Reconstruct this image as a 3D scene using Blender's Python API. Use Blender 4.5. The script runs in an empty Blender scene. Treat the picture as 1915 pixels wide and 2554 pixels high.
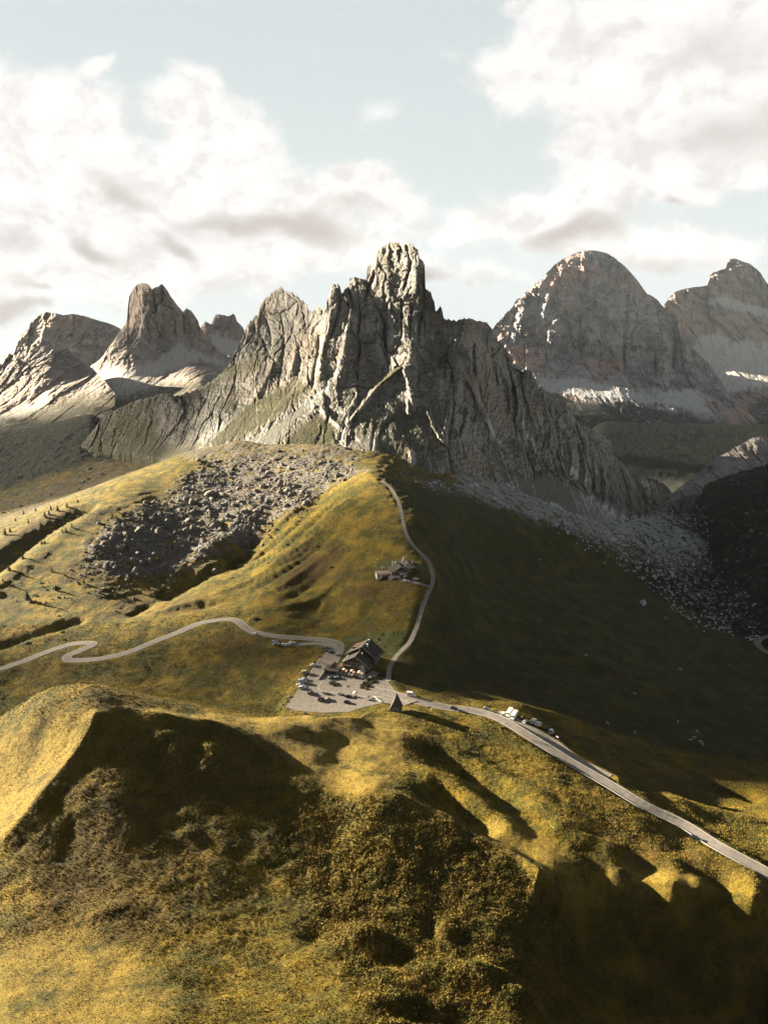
import bpy, bmesh, math, random
import numpy as np
from mathutils import Vector, Matrix

# ------------------------------------------------------------------ camera, world, sun, exposure
scene = bpy.context.scene
COL = scene.collection
R = math.radians
F = 1800.0                      # focal length in photograph pixels
CX, CY = 957.5, 1277.0
PITCH = math.atan(427.0 / F)
CAMZ = 200.0
cam_d = bpy.data.cameras.new('camera')
cam = bpy.data.objects.new('camera', cam_d)
COL.objects.link(cam)
cam_d.sensor_fit = 'VERTICAL'
cam_d.sensor_height = 36.0
cam_d.sensor_width = 27.0
cam_d.lens = F / 2554.0 * 36.0
cam_d.clip_start = 1.0
cam_d.clip_end = 60000.0
cam.location = (0, 0, CAMZ)
cam.rotation_euler = (math.pi / 2 - PITCH, 0, 0)
scene.camera = cam

scene.view_settings.view_transform = 'Standard'
scene.view_settings.look = 'None'
EXPO = 3.35
scene.view_settings.exposure = EXPO
KEXP = 2.0 ** -EXPO             # sky radiances below are written as displayed, then divided by the exposure
scene.view_settings.gamma = 1.0
scene.cycles.use_denoising = True
scene.cycles.denoising_prefilter = 'NONE'
scene.cycles.denoising_input_passes = 'RGB_ALBEDO_NORMAL'
scene.cycles.max_bounces = 5
scene.cycles.volume_bounces = 0
scene.cycles.diffuse_bounces = 2

SUN_AZ = R(-66.0)               # measured from straight ahead, negative to the left
SUN_EL = R(14.5)
sun_dir = Vector((math.sin(SUN_AZ) * math.cos(SUN_EL), math.cos(SUN_AZ) * math.cos(SUN_EL), math.sin(SUN_EL)))
sl = bpy.data.lights.new('sun', 'SUN')
sl.energy = 5.0
sl.angle = R(0.5)
sl.color = (1.0, 0.87, 0.66)
sun = bpy.data.objects.new('sun', sl)
COL.objects.link(sun)
sun.rotation_euler = (-sun_dir).to_track_quat('-Z', 'Y').to_euler()


class NT:
    """tiny helper for building node trees"""
    def __init__(self, nt):
        self.nt = nt
        nt.nodes.clear()

    def n(self, typ, ins=None, **kw):
        nd = self.nt.nodes.new(typ)
        for k, v in kw.items():
            setattr(nd, k, v)
        if ins:
            for k, v in ins.items():
                s = nd.inputs[k]
                if isinstance(v, bpy.types.NodeSocket):
                    self.nt.links.new(v, s)
                else:
                    s.default_value = v
        return nd

    def math(self, op, a, b=None, c=None, clamp=False):
        ins = {0: a}
        if b is not None:
            ins[1] = b
        if c is not None:
            ins[2] = c
        nd = self.n('ShaderNodeMath', ins, operation=op, use_clamp=clamp)
        return nd.outputs[0]

    def mix(self, fac, a, b, blend='MIX'):
        nd = self.nt.nodes.new('ShaderNodeMix')
        nd.data_type = 'RGBA'
        nd.blend_type = blend
        nd.clamp_factor = True
        for i, v in ((0, fac), (6, a), (7, b)):
            if isinstance(v, bpy.types.NodeSocket):
                self.nt.links.new(v, nd.inputs[i])
            else:
                nd.inputs[i].default_value = v if i == 0 else (tuple(v) + (1,) if len(v) == 3 else v)
        return nd.outputs[2]

    def noise(self, vec, scale, detail=4, rough=0.55, dist=0.0, lac=2.0):
        nd = self.n('ShaderNodeTexNoise', {'Scale': scale, 'Detail': detail, 'Roughness': rough, 'Distortion': dist, 'Lacunarity': lac})
        if vec is not None:
            self.nt.links.new(vec, nd.inputs['Vector'])
        return nd.outputs['Fac']

    def ramp(self, fac, lo, hi):
        nd = self.n('ShaderNodeMapRange', {'Value': fac, 'From Min': lo, 'From Max': hi}, interpolation_type='SMOOTHSTEP')
        return nd.outputs[0]


# clouds as (azimuth deg from straight ahead, elevation deg, radius az, radius el, tilt deg, weight)
def px_dir(px, py):
    """azimuth and elevation in degrees of a photograph pixel"""
    xc, yc = (px - CX) / F, -(py - CY) / F
    dy = math.cos(PITCH) + yc * math.sin(PITCH)
    dz = -math.sin(PITCH) + yc * math.cos(PITCH)
    return math.degrees(math.atan2(xc, dy)), math.degrees(math.atan2(dz, math.hypot(xc, dy)))


world = bpy.data.worlds.new('World')
scene.world = world
world.use_nodes = True
W = NT(world.node_tree)
tc = W.n('ShaderNodeTexCoord').outputs['Generated']
sep = W.n('ShaderNodeSeparateXYZ', {0: tc})
az = W.math('DEGREES', W.math('ARCTAN2', sep.outputs[0], sep.outputs[1]))
el = W.math('DEGREES', W.math('ARCSINE', sep.outputs[2]))
azel = W.n('ShaderNodeCombineXYZ', {0: az, 1: el, 2: 0.0}).outputs[0]
# billowy domain warp
mp = W.n('ShaderNodeMapping', {'Vector': azel, 'Scale': (1.0, 1.35, 1.0)}).outputs[0]
wn = W.n('ShaderNodeTexNoise', {'Vector': mp, 'Scale': 0.16, 'Detail': 3.0, 'Roughness': 0.55})
warp = W.n('ShaderNodeVectorMath', {0: wn.outputs['Color'], 1: (0.5, 0.5, 0.5)}, operation='SUBTRACT').outputs[0]
warp = W.n('ShaderNodeVectorMath', {0: warp, 1: (5.0, 4.0, 0.0)}, operation='MULTIPLY').outputs[0]
azw = W.n('ShaderNodeVectorMath', {0: azel, 1: warp}, operation='ADD').outputs[0]


def blob(px, py, rx, ry, tilt=0.0, w=1.0):
    a, e = px_dir(px, py)
    k = math.degrees(1 / F) * 0.92
    m = W.n('ShaderNodeMapping', {'Vector': azw, 'Location': (a, e, 0), 'Rotation': (0, 0, R(tilt)), 'Scale': (rx * k, ry * k, 1)}, vector_type='TEXTURE').outputs[0]
    d = W.n('ShaderNodeVectorMath', {0: m, 1: (1, 1, 0)}, operation='MULTIPLY').outputs[0]
    d = W.n('ShaderNodeVectorMath', {0: d}, operation='LENGTH').outputs['Value']
    v = W.n('ShaderNodeMapRange', {'Value': d, 'From Min': 1.5, 'From Max': 0.0, 'To Min': 0.0, 'To Max': w}, interpolation_type='SMOOTHSTEP').outputs[0]
    return v


def total(blobs):
    s = None
    for b in blobs:
        v = blob(*b)
        s = v if s is None else W.math('ADD', s, v)
    return s


CLOUDS = [
    (1560, 110, 360, 130, 0, 1.2), (1800, 260, 330, 190, 0, 1.4), (1400, 170, 230, 70, 4, .8), (1660, 380, 200, 110, 0, 1.1), (1500, 340, 210, 50, 15, .7),
    (30, 240, 110, 140, 35, 1.0), (190, 290, 130, 90, 25, 1.0), (200, 400, 130, 60, 20, .7), (250, 150, 60, 18, 25, .75),
    (460, 260, 120, 85, 30, 1.1), (560, 330, 130, 90, 30, 1.1), (640, 380, 110, 60, 20, .7), (480, 440, 150, 80, 10, 1.1), (760, 500, 170, 90, 10, 1.0),
    (100, 470, 260, 150, 0, 1.2), (60, 620, 300, 90, 0, 1.1), (330, 560, 320, 110, 0, 1.2), (620, 610, 330, 85, 0, 1.0), (900, 450, 100, 55, 10, 1.0),
    (1000, 520, 110, 70, 20, .9), (400, 700, 360, 60, 0, .9), (900, 640, 260, 70, 0, .8), (1180, 560, 120, 55, 5, 1.0), (1380, 520, 170, 75, 5, 1.2),
    (1480, 600, 200, 70, -5, 1.0), (1700, 640, 190, 65, 0, 1.1), (1130, 690, 240, 45, -6, .75), (940, 280, 85, 32, 0, .5), (860, 120, 120, 40, 0, .22),
    (40, 760, 130, 60, 0, .8), (200, 720, 200, 40, 0, .6), (1330, 10, 80, 20, 0, .4), (1180, 320, 90, 40, 0, .2), (1650, 480, 160, 40, 0, .4),
]
SHADES = [
    (640, 560, 210, 42, 8, 1.0), (800, 590, 120, 40, 0, .8), (330, 480, 120, 26, -28, .7), (240, 610, 90, 30, -30, 1.0), (450, 640, 60, 30, -40, .9),
    (1430, 580, 150, 42, 12, 1.0), (1190, 720, 160, 28, -8, .9), (1060, 690, 80, 26, 0, .8), (30, 770, 110, 34, 0, 1.3), (100, 700, 50, 16, -20, .8),
    (1660, 690, 160, 40, 0, .7), (1850, 330, 200, 60, 0, .7), (1780, 130, 120, 60, 0, .35), (900, 520, 90, 25, -10, .6), (20, 600, 60, 30, 0, .6),
    (1680, 520, 40, 16, 0, .7), (280, 760, 60, 20, 0, .5),
]
cs = total(CLOUDS)
ss = total(SHADES)
n1 = W.noise(mp, 0.22, 7.0, 0.62, 0.25)
n2 = W.noise(mp, 0.75, 5.0, 0.6)
dens = W.math('ADD', cs, W.math('MULTIPLY', W.math('SUBTRACT', n1, 0.5), 1.5))
dens = W.math('ADD', dens, W.math('MULTIPLY', W.math('SUBTRACT', n2, 0.5), 0.55))
cmask = W.ramp(dens, 0.20, 0.90)
smask = W.math('MULTIPLY', W.ramp(W.math('ADD', ss, W.math('MULTIPLY', W.math('SUBTRACT', n1, 0.5), 1.5)), -0.1, 1.15), W.ramp(dens, 0.1, 0.8))
# only in front of the camera the sky is this cloudy; elsewhere a dimmed Nishita sky remains
sky = W.n('ShaderNodeTexSky', sky_type='NISHITA', sun_disc=False, sun_elevation=SUN_EL, sun_rotation=SUN_AZ,
          altitude=2300.0, air_density=1.0, dust_density=0.6, ozone_density=1.2)
SKYK = 0.05
skyc = W.n('ShaderNodeVectorMath', {0: sky.outputs[0], 'Scale': SKYK / KEXP}, operation='SCALE').outputs[0]
skyl = W.n('ShaderNodeRGBToBW', {0: skyc}).outputs[0]
skyg = W.n('ShaderNodeCombineXYZ', {0: skyl, 1: skyl, 2: skyl}).outputs[0]
skyc = W.mix(0.62, skyc, W.n('ShaderNodeVectorMath', {0: skyg, 1: (1.0, 0.97, 0.90)}, operation='MULTIPLY').outputs[0])
# thin high veil evens the clear part out towards pale teal
veil = W.ramp(el, -2.0, 42.0)
clear = W.mix(veil, (0.80, 0.85, 0.845), (0.60, 0.69, 0.695))
front = W.math('MULTIPLY', W.ramp(sep.outputs[1], 0.58, 0.80), W.ramp(el, 44.0, 27.0))
mpo = W.n('ShaderNodeVectorMath', {0: mp, 1: (-1.1, 1.5, 0.0)}, operation='ADD').outputs[0]
n1b = W.noise(mpo, 0.22, 6.0, 0.6, 0.25)
bil = W.math('ADD', W.math('MULTIPLY', W.math('SUBTRACT', n1, n1b), 3.2), W.math('MULTIPLY', W.math('SUBTRACT', n2, 0.5), .35))
lit = W.mix(W.ramp(bil, -.55, .25), (0.83, 0.80, 0.77), (1.04, 1.015, 0.985))
cloudc = W.mix(smask, lit, (0.60, 0.545, 0.515))
# grey layer added over the unseen rest of the sky to weaken its fill
skyc = W.mix(0.72, skyc, (0.17, 0.165, 0.155))
pale = W.mix(W.math('MULTIPLY', front, 0.92), skyc, clear)
final = W.mix(W.math('MULTIPLY', cmask, front), pale, cloudc)
bg = W.n('ShaderNodeBackground', {'Color': final, 'Strength': KEXP})
wo = W.n('ShaderNodeOutputWorld', {'Surface': bg.outputs[0]})
# ------------------------------------------------------------------ numeric helpers
RNG = np.random.default_rng(7)


def smooth(a, b, x):
    t = np.clip((x - a) / (b - a), 0, 1)
    return t * t * (3 - 2 * t)


def _h(ix, iy, s):
    h = (ix.astype(np.int64) * 374761393 + iy.astype(np.int64) * 668265263 + s * 1274126177) & 0xffffffff
    h = ((h ^ (h >> 13)) * 1274126177) & 0xffffffff
    return ((h ^ (h >> 16)) & 0xffffff) / float(0xffffff)


def vnoise(x, y, s=0):
    """gradient noise, about -1..1"""
    ix, iy = np.floor(x), np.floor(y)
    fx, fy = x - ix, y - iy
    u, v = fx * fx * fx * (fx * (fx * 6 - 15) + 10), fy * fy * fy * (fy * (fy * 6 - 15) + 10)
    r = 0
    for dx in (0, 1):
        for dy in (0, 1):
            a = _h(ix + dx, iy + dy, s) * (2 * np.pi)
            g = np.cos(a) * (fx - dx) + np.sin(a) * (fy - dy)
            r = r + g * (u if dx else 1 - u) * (v if dy else 1 - v)
    return r * 1.5


def fbm(x, y, oct=4, s=0, gain=0.5, lac=2.03):
    r, a, t = 0, 1.0, 0
    for o in range(oct):
        r = r + a * vnoise(x, y, s + o * 17)
        t += a
        a *= gain
        x, y = x * lac + 13.7, y * lac + 7.3
    return r / t


def ridged(x, y, oct=4, s=0, gain=0.5):
    r, a, t = 0, 1.0, 0
    for o in range(oct):
        r = r + a * (1 - np.abs(vnoise(x, y, s + o * 17)) * 2)
        t += a
        a *= gain
        x, y = x * 2.07 + 5.1, y * 2.07 + 9.7
    return r / t


def worley(x, y, s=0, jit=0.9):
    """F1 distance, F2-F1 and a per-cell random value"""
    ix, iy = np.floor(x), np.floor(y)
    d1 = np.full(x.shape, 9.0)
    d2 = np.full(x.shape, 9.0)
    cid = np.zeros(x.shape)
    for dx in (-1, 0, 1):
        for dy in (-1, 0, 1):
            cx, cy = ix + dx, iy + dy
            px = cx + .5 + jit * (_h(cx, cy, s + 3) - .5)
            py = cy + .5 + jit * (_h(cx, cy, s + 11) - .5)
            d = np.hypot(x - px, y - py)
            m = d < d1
            d2 = np.where(m, d1, np.minimum(d2, d))
            cid = np.where(m, _h(cx, cy, s + 29), cid)
            d1 = np.where(m, d, d1)
    return d1, d2 - d1, cid


def dep_tan(py):
    return np.tan(PITCH + np.arctan((np.asarray(py, float) - CY) / F))


def ray(px, py):
    px, py = np.asarray(px, float), np.asarray(py, float)
    xc, yc = (px - CX) / F, -(py - CY) / F
    dy = math.cos(PITCH) + yc * math.sin(PITCH)
    dz = -math.sin(PITCH) + yc * math.cos(PITCH)
    return xc / dy, dz / dy            # x and z gained per metre of Y


def at_Y(px, py, Y):
    rx, rz = ray(px, py)
    return rx * Y, Y, CAMZ + rz * Y


def at_z(px, py, z):
    rx, rz = ray(px, py)
    Y = (z - CAMZ) / rz
    return rx * Y, Y, z


class TPS:
    def __init__(self, P, v, lam=1e-3):
        n = len(P)
        d = np.linalg.norm(P[:, None] - P[None], axis=2)
        K = np.where(d > 0, d * d * np.log(d + 1e-12), 0) + lam * np.eye(n)
        Q = np.c_[np.ones(n), P]
        A = np.block([[K, Q], [Q.T, np.zeros((3, 3))]])
        self.w = np.linalg.solve(A, np.r_[v, np.zeros(3)])
        self.P = P

    def __call__(self, X, Y):
        sh = X.shape
        X, Y = X.ravel(), Y.ravel()
        out = np.empty(len(X))
        for i in range(0, len(X), 40000):
            x, y = X[i:i + 40000], Y[i:i + 40000]
            d2 = (x[:, None] - self.P[None, :, 0]) ** 2 + (y[:, None] - self.P[None, :, 1]) ** 2
            K = 0.5 * d2 * np.log(d2 + 1e-12)
            out[i:i + 40000] = K @ self.w[:-3] + self.w[-3] + self.w[-2] * x + self.w[-1] * y
        return out.reshape(sh)


def warp_xy(x, y):
    return 3.2 * x / (y + 120.0), np.log(np.maximum(y, -40) + 60.0) * 1.6


def seg_dist(X, Y, pts):
    """distance to a polyline and the parameter 0..1 along it"""
    best = np.full(X.shape, 1e9)
    par = np.zeros(X.shape)
    L = [0.0]
    for a, b in zip(pts[:-1], pts[1:]):
        L.append(L[-1] + math.hypot(b[0] - a[0], b[1] - a[1]))
    for i, (a, b) in enumerate(zip(pts[:-1], pts[1:])):
        vx, vy = b[0] - a[0], b[1] - a[1]
        l2 = vx * vx + vy * vy + 1e-9
        t = np.clip(((X - a[0]) * vx + (Y - a[1]) * vy) / l2, 0, 1)
        d = np.hypot(X - a[0] - t * vx, Y - a[1] - t * vy)
        m = d < best
        best = np.where(m, d, best)
        par = np.where(m, (L[i] + t * (L[i + 1] - L[i])) / L[-1], par)
    return best, par


def spline(pts, n=8):
    """Catmull-Rom through 2-D or 3-D points"""
    P = [np.array(p, float) for p in pts]
    P = [2 * P[0] - P[1]] + P + [2 * P[-1] - P[-2]]
    out = []
    for i in range(1, len(P) - 2):
        for k in range(n):
            t = k / n
            a, b, c, d = P[i - 1], P[i], P[i + 1], P[i + 2]
            out.append(0.5 * ((2 * b) + (-a + c) * t + (2 * a - 5 * b + 4 * c - d) * t * t + (-a + 3 * b - 3 * c + d) * t ** 3))
    out.append(P[-2])
    return [tuple(p) for p in out]


def in_poly(X, Y, poly):
    c = np.zeros(X.shape, bool)
    n = len(poly)
    j = n - 1
    for i in range(n):
        xi, yi = poly[i][:2]
        xj, yj = poly[j][:2]
        if yi != yj:
            m = ((yi > Y) != (yj > Y)) & (X < (xj - xi) * (Y - yi) / (yj - yi) + xi)
            c ^= m
        j = i
    return c


# ------------------------------------------------------------------ the lie of the land: (pixel x, pixel y, height over the pass)
CTRL_Z = [
    # pass, car park, meadow on the left
    (957, 1750, 0), (740, 1745, -1), (860, 1745, 0), (850, 1650, 0), (960, 1690, 0), (900, 1700, 0), (800, 1690, -1), (560, 1545, -3), (700, 1610, -1), (820, 1600, 0),
    (640, 1592, -2), (450, 1570, -6), (330, 1612, -10), (240, 1640, -12), (150, 1645, -13), (235, 1603, -11), (150, 1610, -13), (0, 1668, -16),
    (0, 1780, -22), (100, 1720, -17), (200, 1700, -15.5), (300, 1650, -12.5), (400, 1700, -13.5), (550, 1740, -11), (600, 1660, -6.5), (660, 1700, -4.5), (700, 1790, -3.5), (500, 1620, -7.5), (870, 1764, 0), (800, 1768, -1), (930, 1762, 0.5),
    # hill this side of the pass: crest
    (0, 1825, 20), (-120, 1870, 0), (-200, 2050, -12), (100, 1790, 33), (231, 1752, 39), (320, 1762, 35.5), (404, 1775, 31), (550, 1785, 24), (700, 1788, 18), (800, 1776, 13), (870, 1772, 10), (940, 1790, 5), (985, 1772, 3),
    (1060, 1790, 2), (600, 1830, 23), (660, 1880, 19.5), (704, 1916, 17.5), (500, 1815, 27),
    # plateau and its edge
    (850, 1850, 12), (760, 1840, 17), (850, 1920, 14), (780, 1900, 17), (900, 1970, 16), (960, 1985, 16), (1050, 1850, 4), (1000, 1900, 9), (1100, 1930, 4.5), (1150, 1850, 0),
    (1293, 2147, 4.5), (1130, 2050, 10), (1385, 2225, 2), (1674, 2222, -3), (1915, 2300, -11), (1300, 2000, 0.5), (1500, 2100, -1.5), (1250, 1900, -3), (1600, 2160, -4), (1800, 2220, -7.5),
    # road down to the right
    (1000, 1745, 0), (1130, 1768, -1.5), (1250, 1800, -3), (1350, 1850, -5.2), (1450, 1925, -7.8), (1600, 2010, -10.5), (1750, 2095, -13.5), (1915, 2180, -17), (1700, 2120, -11), (2100, 2000, -48), (2150, 1700, -85),
    # bowl in front
    (450, 1880, 25.5), (400, 1950, 23), (400, 2050, 19), (400, 2200, 15.5), (400, 2300, 15), (400, 2400, 20), (400, 2554, 33), (550, 1950, 20.5), (550, 2050, 16.5), (550, 1890, 22.5), (600, 2150, 12.5), (650, 2300, 10.5), (700, 2450, 19), (700, 2554, 29), (300, 2150, 17), (300, 1950, 26),
    (250, 1850, 31.5), (180, 1925, 27), (100, 2010, 22), (0, 2120, 15), (0, 1950, 11), (100, 1850, 25), (0, 2020, 9), (60, 1960, 16), (150, 1870, 27.5),
    (180, 2080, 18.5), (150, 2180, 15.5), (300, 2050, 21.5), (200, 2000, 24), (0, 2250, 14), (0, 2350, 20), (0, 2450, 28), (0, 2554, 36), (200, 2300, 16), (200, 2450, 27),
    (850, 2060, 11), (750, 2060, 12), (850, 2200, 9), (900, 2350, 12), (957, 2554, 26), (1100, 2200, 6), (1200, 2350, 6), (1150, 2480, 12), (1300, 2554, 12), (1400, 2300, -3.5), (1500, 2400, -16), (1600, 2554, -24), (1700, 2400, -20), (1915, 2400, -28), (1915, 2554, -44), (1600, 2300, -11), (2100, 2400, -36),
    # ridge with the footpath
    (977, 1650, 1), (1021, 1599, 6), (1045, 1547, 12), (1068, 1483, 20), (1079, 1431, 27), (1062, 1391, 33), (1010, 1327, 46), (1002, 1287, 53), (987, 1240, 62), (946, 1195, 70), (923, 1178, 73),
    (960, 1440, 24), (1010, 1450, 25), (700, 1500, 7), (700, 1400, 16), (740, 1300, 33), (800, 1250, 46), (850, 1350, 35), (800, 1560, 0), (900, 1560, 4), (900, 1500, 13), (800, 1450, 14), (500, 1480, -4), (570, 1400, 3), (350, 1500, -11), (420, 1530, -7), (600, 1520, -1),
    # trough and boulder field
    (646, 1340, 15), (550, 1395, 6), (480, 1445, -4), (380, 1485, -9), (300, 1400, 7), (500, 1300, 23), (620, 1270, 34), (700, 1230, 46), (650, 1190, 52), (800, 1170, 66), (880, 1172, 70), (550, 1145, 61), (400, 1230, 38), (420, 1350, 14), (560, 1220, 42),
    # lit slope on the left, its crest
    (0, 1345, 10), (150, 1275, 26), (300, 1215, 42), (450, 1160, 57), (0, 1450, -1), (0, 1550, -11), (150, 1400, 7), (200, 1500, -7), (0, 1620, -16), (120, 1580, -12), (250, 1350, 18), (350, 1290, 29),
    # knoll to the right, foot of the wall
    (1000, 1200, 64), (1100, 1205, 50), (1250, 1235, 26), (1400, 1285, -2), (1600, 1310, -38), (1700, 1290, -62),
    # dark flank
    (1200, 1300, 18), (1200, 1400, -5), (1200, 1500, -16), (1200, 1600, -19), (1150, 1700, -10), (1400, 1400, -36), (1400, 1500, -42), (1400, 1600, -44), (1400, 1700, -40), (1400, 1790, -24), (1300, 1760, -13), (1600, 1500, -68), (1600, 1700, -62), (1600, 1850, -42), (1500, 1850, -29),
    (1800, 1400, -86), (1800, 1600, -96), (1899, 1604, -99), (1800, 1800, -74), (1900, 1950, -49), (1750, 2000, -32), (1100, 1300, 43), (1120, 1600, -5), (1130, 1500, 5),
]
CTRL_Y = [
    (600, 1100, 930), (700, 1110, 890), (800, 1120, 830), (700, 1112, 960), (600, 1112, 1020), (480, 1130, 1080), (500, 1128, 1140), (400, 1150, 1150),
    (0, 1290, 900), (120, 1240, 1000), (200, 1215, 1030), (0, 1180, 1200), (200, 1130, 1230), (0, 1080, 1500), (200, 1060, 1450), (350, 1060, 1400), (100, 1062, 1650), (300, 1015, 1700), (100, 1110, 2200), (-200, 1120, 2200), (350, 1090, 2300), (-200, 1085, 1500), (-200, 1200, 1150), (-300, 1400, 650), (-300, 1600, 480),
    (1890, 1160, 1150), (1990, 1145, 1150), (1800, 1195, 1110), (1740, 1222, 1080), (1680, 1235, 1080), (1800, 1250, 980), (1915, 1200, 1020), (1915, 1350, 880), (2100, 1300, 900),
    (1400, 1275, 930), (1500, 1300, 1000), (1620, 1305, 1120), (1700, 1300, 1250), (1560, 1240, 1500), (1600, 1150, 2100), (1750, 1120, 2700), (1500, 1100, 3000), (1915, 1095, 3800), (1700, 1060, 5000), (1300, 1040, 5000), (1950, 1060, 5200), (1700, 1190, 1900),
    (2100, 1600, 640),
]
CTRL_W = [(75, 236, 1.2), (90, 240, -0.3), (120, 235, -4), (133, 232, -6), (160, 229, -12), (178, 228, -17), (185, 252, -20), (195, 200, -46), (178, 208, -40), (165, 245, -14.5), (80, 262, 1.2), (0, 1250, 60), (-250, 1500, 80), (200, 1500, -60), (500, 1600, -150), (0, 3500, -120), (0, 9500, -900), (-4000, 9500, -900), (5000, 9500, -900), (-1500, 3500, -100), (-3000, 6000, -500), (2500, 3500, -200),
          (0, 60, 62), (-120, 60, 58), (-260, 100, 30), (150, 60, 25), (300, 100, -60), (0, -60, 60), (-200, -60, 50), (250, -60, -30), (-320, 240, -10), (-330, 330, -60), (-500, 400, -60), (-600, 900, -30), (-1000, 1500, 0), (700, 700, -100), (1000, 1200, -120)]


def make_base():
    P, v = [], []
    for px, py, z in CTRL_Z:
        x, y, z = at_z(px, py, z)
        P.append(warp_xy(x, y)); v.append(z)
    for px, py, Y in CTRL_Y:
        x, y, z = at_Y(px, py, Y)
        P.append(warp_xy(x, y)); v.append(z)
    for x, y, z in CTRL_W:
        P.append(warp_xy(x, y)); v.append(z)
    P = np.array([(float(a), float(b)) for a, b in P]); v = np.array(v, float)
    return TPS(P, v, 2e-4)


BASE = make_base()


def base_z(x, y):
    a, b = warp_xy(x, y)
    return BASE(a, b)


# grid of the ground: rows in Y (geometric), columns fan out from behind the camera
rows = [30.0]
while rows[-1] < 1500:
    rows.append(rows[-1] + max(0.42, rows[-1] * 0.0034))
while rows[-1] < 9500:
    rows.append(rows[-1] * 1.012)
ROWS = np.array([-60, -40, -20, 0, 15] + rows)
NU = 1180
UU = np.linspace(-0.78, 0.80, NU)
GY = np.repeat(ROWS[:, None], NU, 1)
GX = UU[None, :] * (GY + 120.0)
GZ0 = base_z(GX, GY)


def sample(G, x, y):
    x, y = np.asarray(x, float), np.asarray(y, float)
    r = np.clip(np.interp(y, ROWS, np.arange(len(ROWS))), 0, len(ROWS) - 1.001)
    c = np.clip((x / (y + 120.0) - UU[0]) / (UU[1] - UU[0]), 0, NU - 1.001)
    ri, ci = r.astype(int), c.astype(int)
    fr, fc = r - ri, c - ci
    return (G[ri, ci] * (1 - fr) * (1 - fc) + G[ri + 1, ci] * fr * (1 - fc) + G[ri, ci + 1] * (1 - fr) * fc + G[ri + 1, ci + 1] * fr * fc)


def hit(G, px, py, tmin=60.0, tmax=6000.0):
    """where the line of sight through a photograph pixel meets the ground"""
    rx, rz = ray(px, py)
    T = np.concatenate([np.arange(tmin, 1400, 0.8), np.geomspace(1400, tmax, 700)])
    z = sample(G, rx * T, T)
    d = CAMZ + rz * T - z
    k = np.where(d < 0)[0]
    if len(k) == 0:
        k = [len(T) - 1]
    k = max(int(k[0]), 1)
    a, b = T[k - 1], T[k]
    for _ in range(14):
        m = 0.5 * (a + b)
        if CAMZ + rz * m - float(sample(G, rx * m, m)) < 0:
            b = m
        else:
            a = m
    return float(rx * b), float(b), float(CAMZ + rz * b)


def trace(pts, n=6, G=None):
    G = GZ0 if G is None else G
    w = [hit(G, *p)[:2] for p in pts]
    return spline(w, n) if n > 1 else w


MASK = {}
for _k in ('rock', 'dirt', 'lush', 'dark', 'shrub', 'flank_shade', 'dry', 'pale'):
    MASK[_k] = np.zeros(GX.shape, np.float32)


def window(pts, w):
    xs = [p[0] for p in pts]; ys = [p[1] for p in pts]
    r0 = np.searchsorted(ROWS, min(ys) - w); r1 = np.searchsorted(ROWS, max(ys) + w)
    return slice(max(r0 - 1, 0), r1 + 1)


def stroke(G, pts, amp, wid, prof='gauss', taper=0.25, skew=0.0):
    """raise or lower the ground along a line traced over it"""
    w = trace(pts, 5)
    sl = window(w, wid * 3.5)
    X, Y = GX[sl], GY[sl]
    m = (X > min(p[0] for p in w) - wid * 3.5) & (X < max(p[0] for p in w) + wid * 3.5)
    if not m.any():
        return
    d, t = seg_dist(X[m], Y[m], w)
    k = d / wid
    f = np.exp(-k * k) if prof == 'gauss' else np.maximum(0, 1 - k) ** 1.5 if prof == 'sharp' else 1 - smooth(0.6, 1.4, k)
    e = smooth(0, taper, t) * smooth(0, taper, 1 - t) if taper > 0 else 1
    sub = G[sl]
    sub[m] += amp * f * e
    G[sl] = sub


def bump(G, px, py, amp, rx, ry=None):
    x, y, _ = hit(GZ0, px, py)
    ry = ry or rx
    sl = slice(max(np.searchsorted(ROWS, y - 3 * ry) - 1, 0), np.searchsorted(ROWS, y + 3 * ry) + 1)
    G[sl] += amp * np.exp(-((GX[sl] - x) / rx) ** 2 - ((GY[sl] - y) / ry) ** 2)


def paint(name, poly_px, soft=4.0, amt=1.0, nz=0.0):
    """mark an area of the ground (given as a photograph outline cast on to the ground)"""
    w = [hit(GZ0, *p)[:2] for p in poly_px]
    sl = window(w, soft * 3)
    X, Y = GX[sl], GY[sl]
    if nz:
        X = X + nz * fbm(X / (nz * 2.2), Y / (nz * 2.2), 3, 5); Y = Y + nz * fbm(GX[sl] / (nz * 2.2) + 30, GY[sl] / (nz * 2.2), 3, 9)
    m = (X > min(p[0] for p in w) - soft * 3) & (X < max(p[0] for p in w) + soft * 3)
    if not m.any():
        return
    ins = in_poly(X[m], Y[m], w)
    d, _ = seg_dist(X[m], Y[m], w + [w[0]])
    sd = np.where(ins, d, -d)
    v = smooth(-soft, soft, sd) * amt
    sub = MASK[name][sl]
    sub[m] = np.maximum(sub[m], v)
    MASK[name][sl] = sub
# ------------------------------------------------------------------ shaping the ground
GZ = GZ0.copy()
# ridge lines and creases seen in the photograph
stroke(GZ, [(250, 1765), (215, 1850), (130, 1965), (30, 2090), (-30, 2150)], 3.4, 10, 'sharp', 0.12)
stroke(GZ, [(330, 1775), (440, 1800), (560, 1822), (640, 1865), (700, 1910)], 3.0, 9, 'sharp', 0.2)
stroke(GZ, [(420, 1815), (430, 1870), (420, 1930)], 2.5, 6)
stroke(GZ, [(530, 1845), (520, 1900), (500, 1960)], 2.5, 6)
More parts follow.
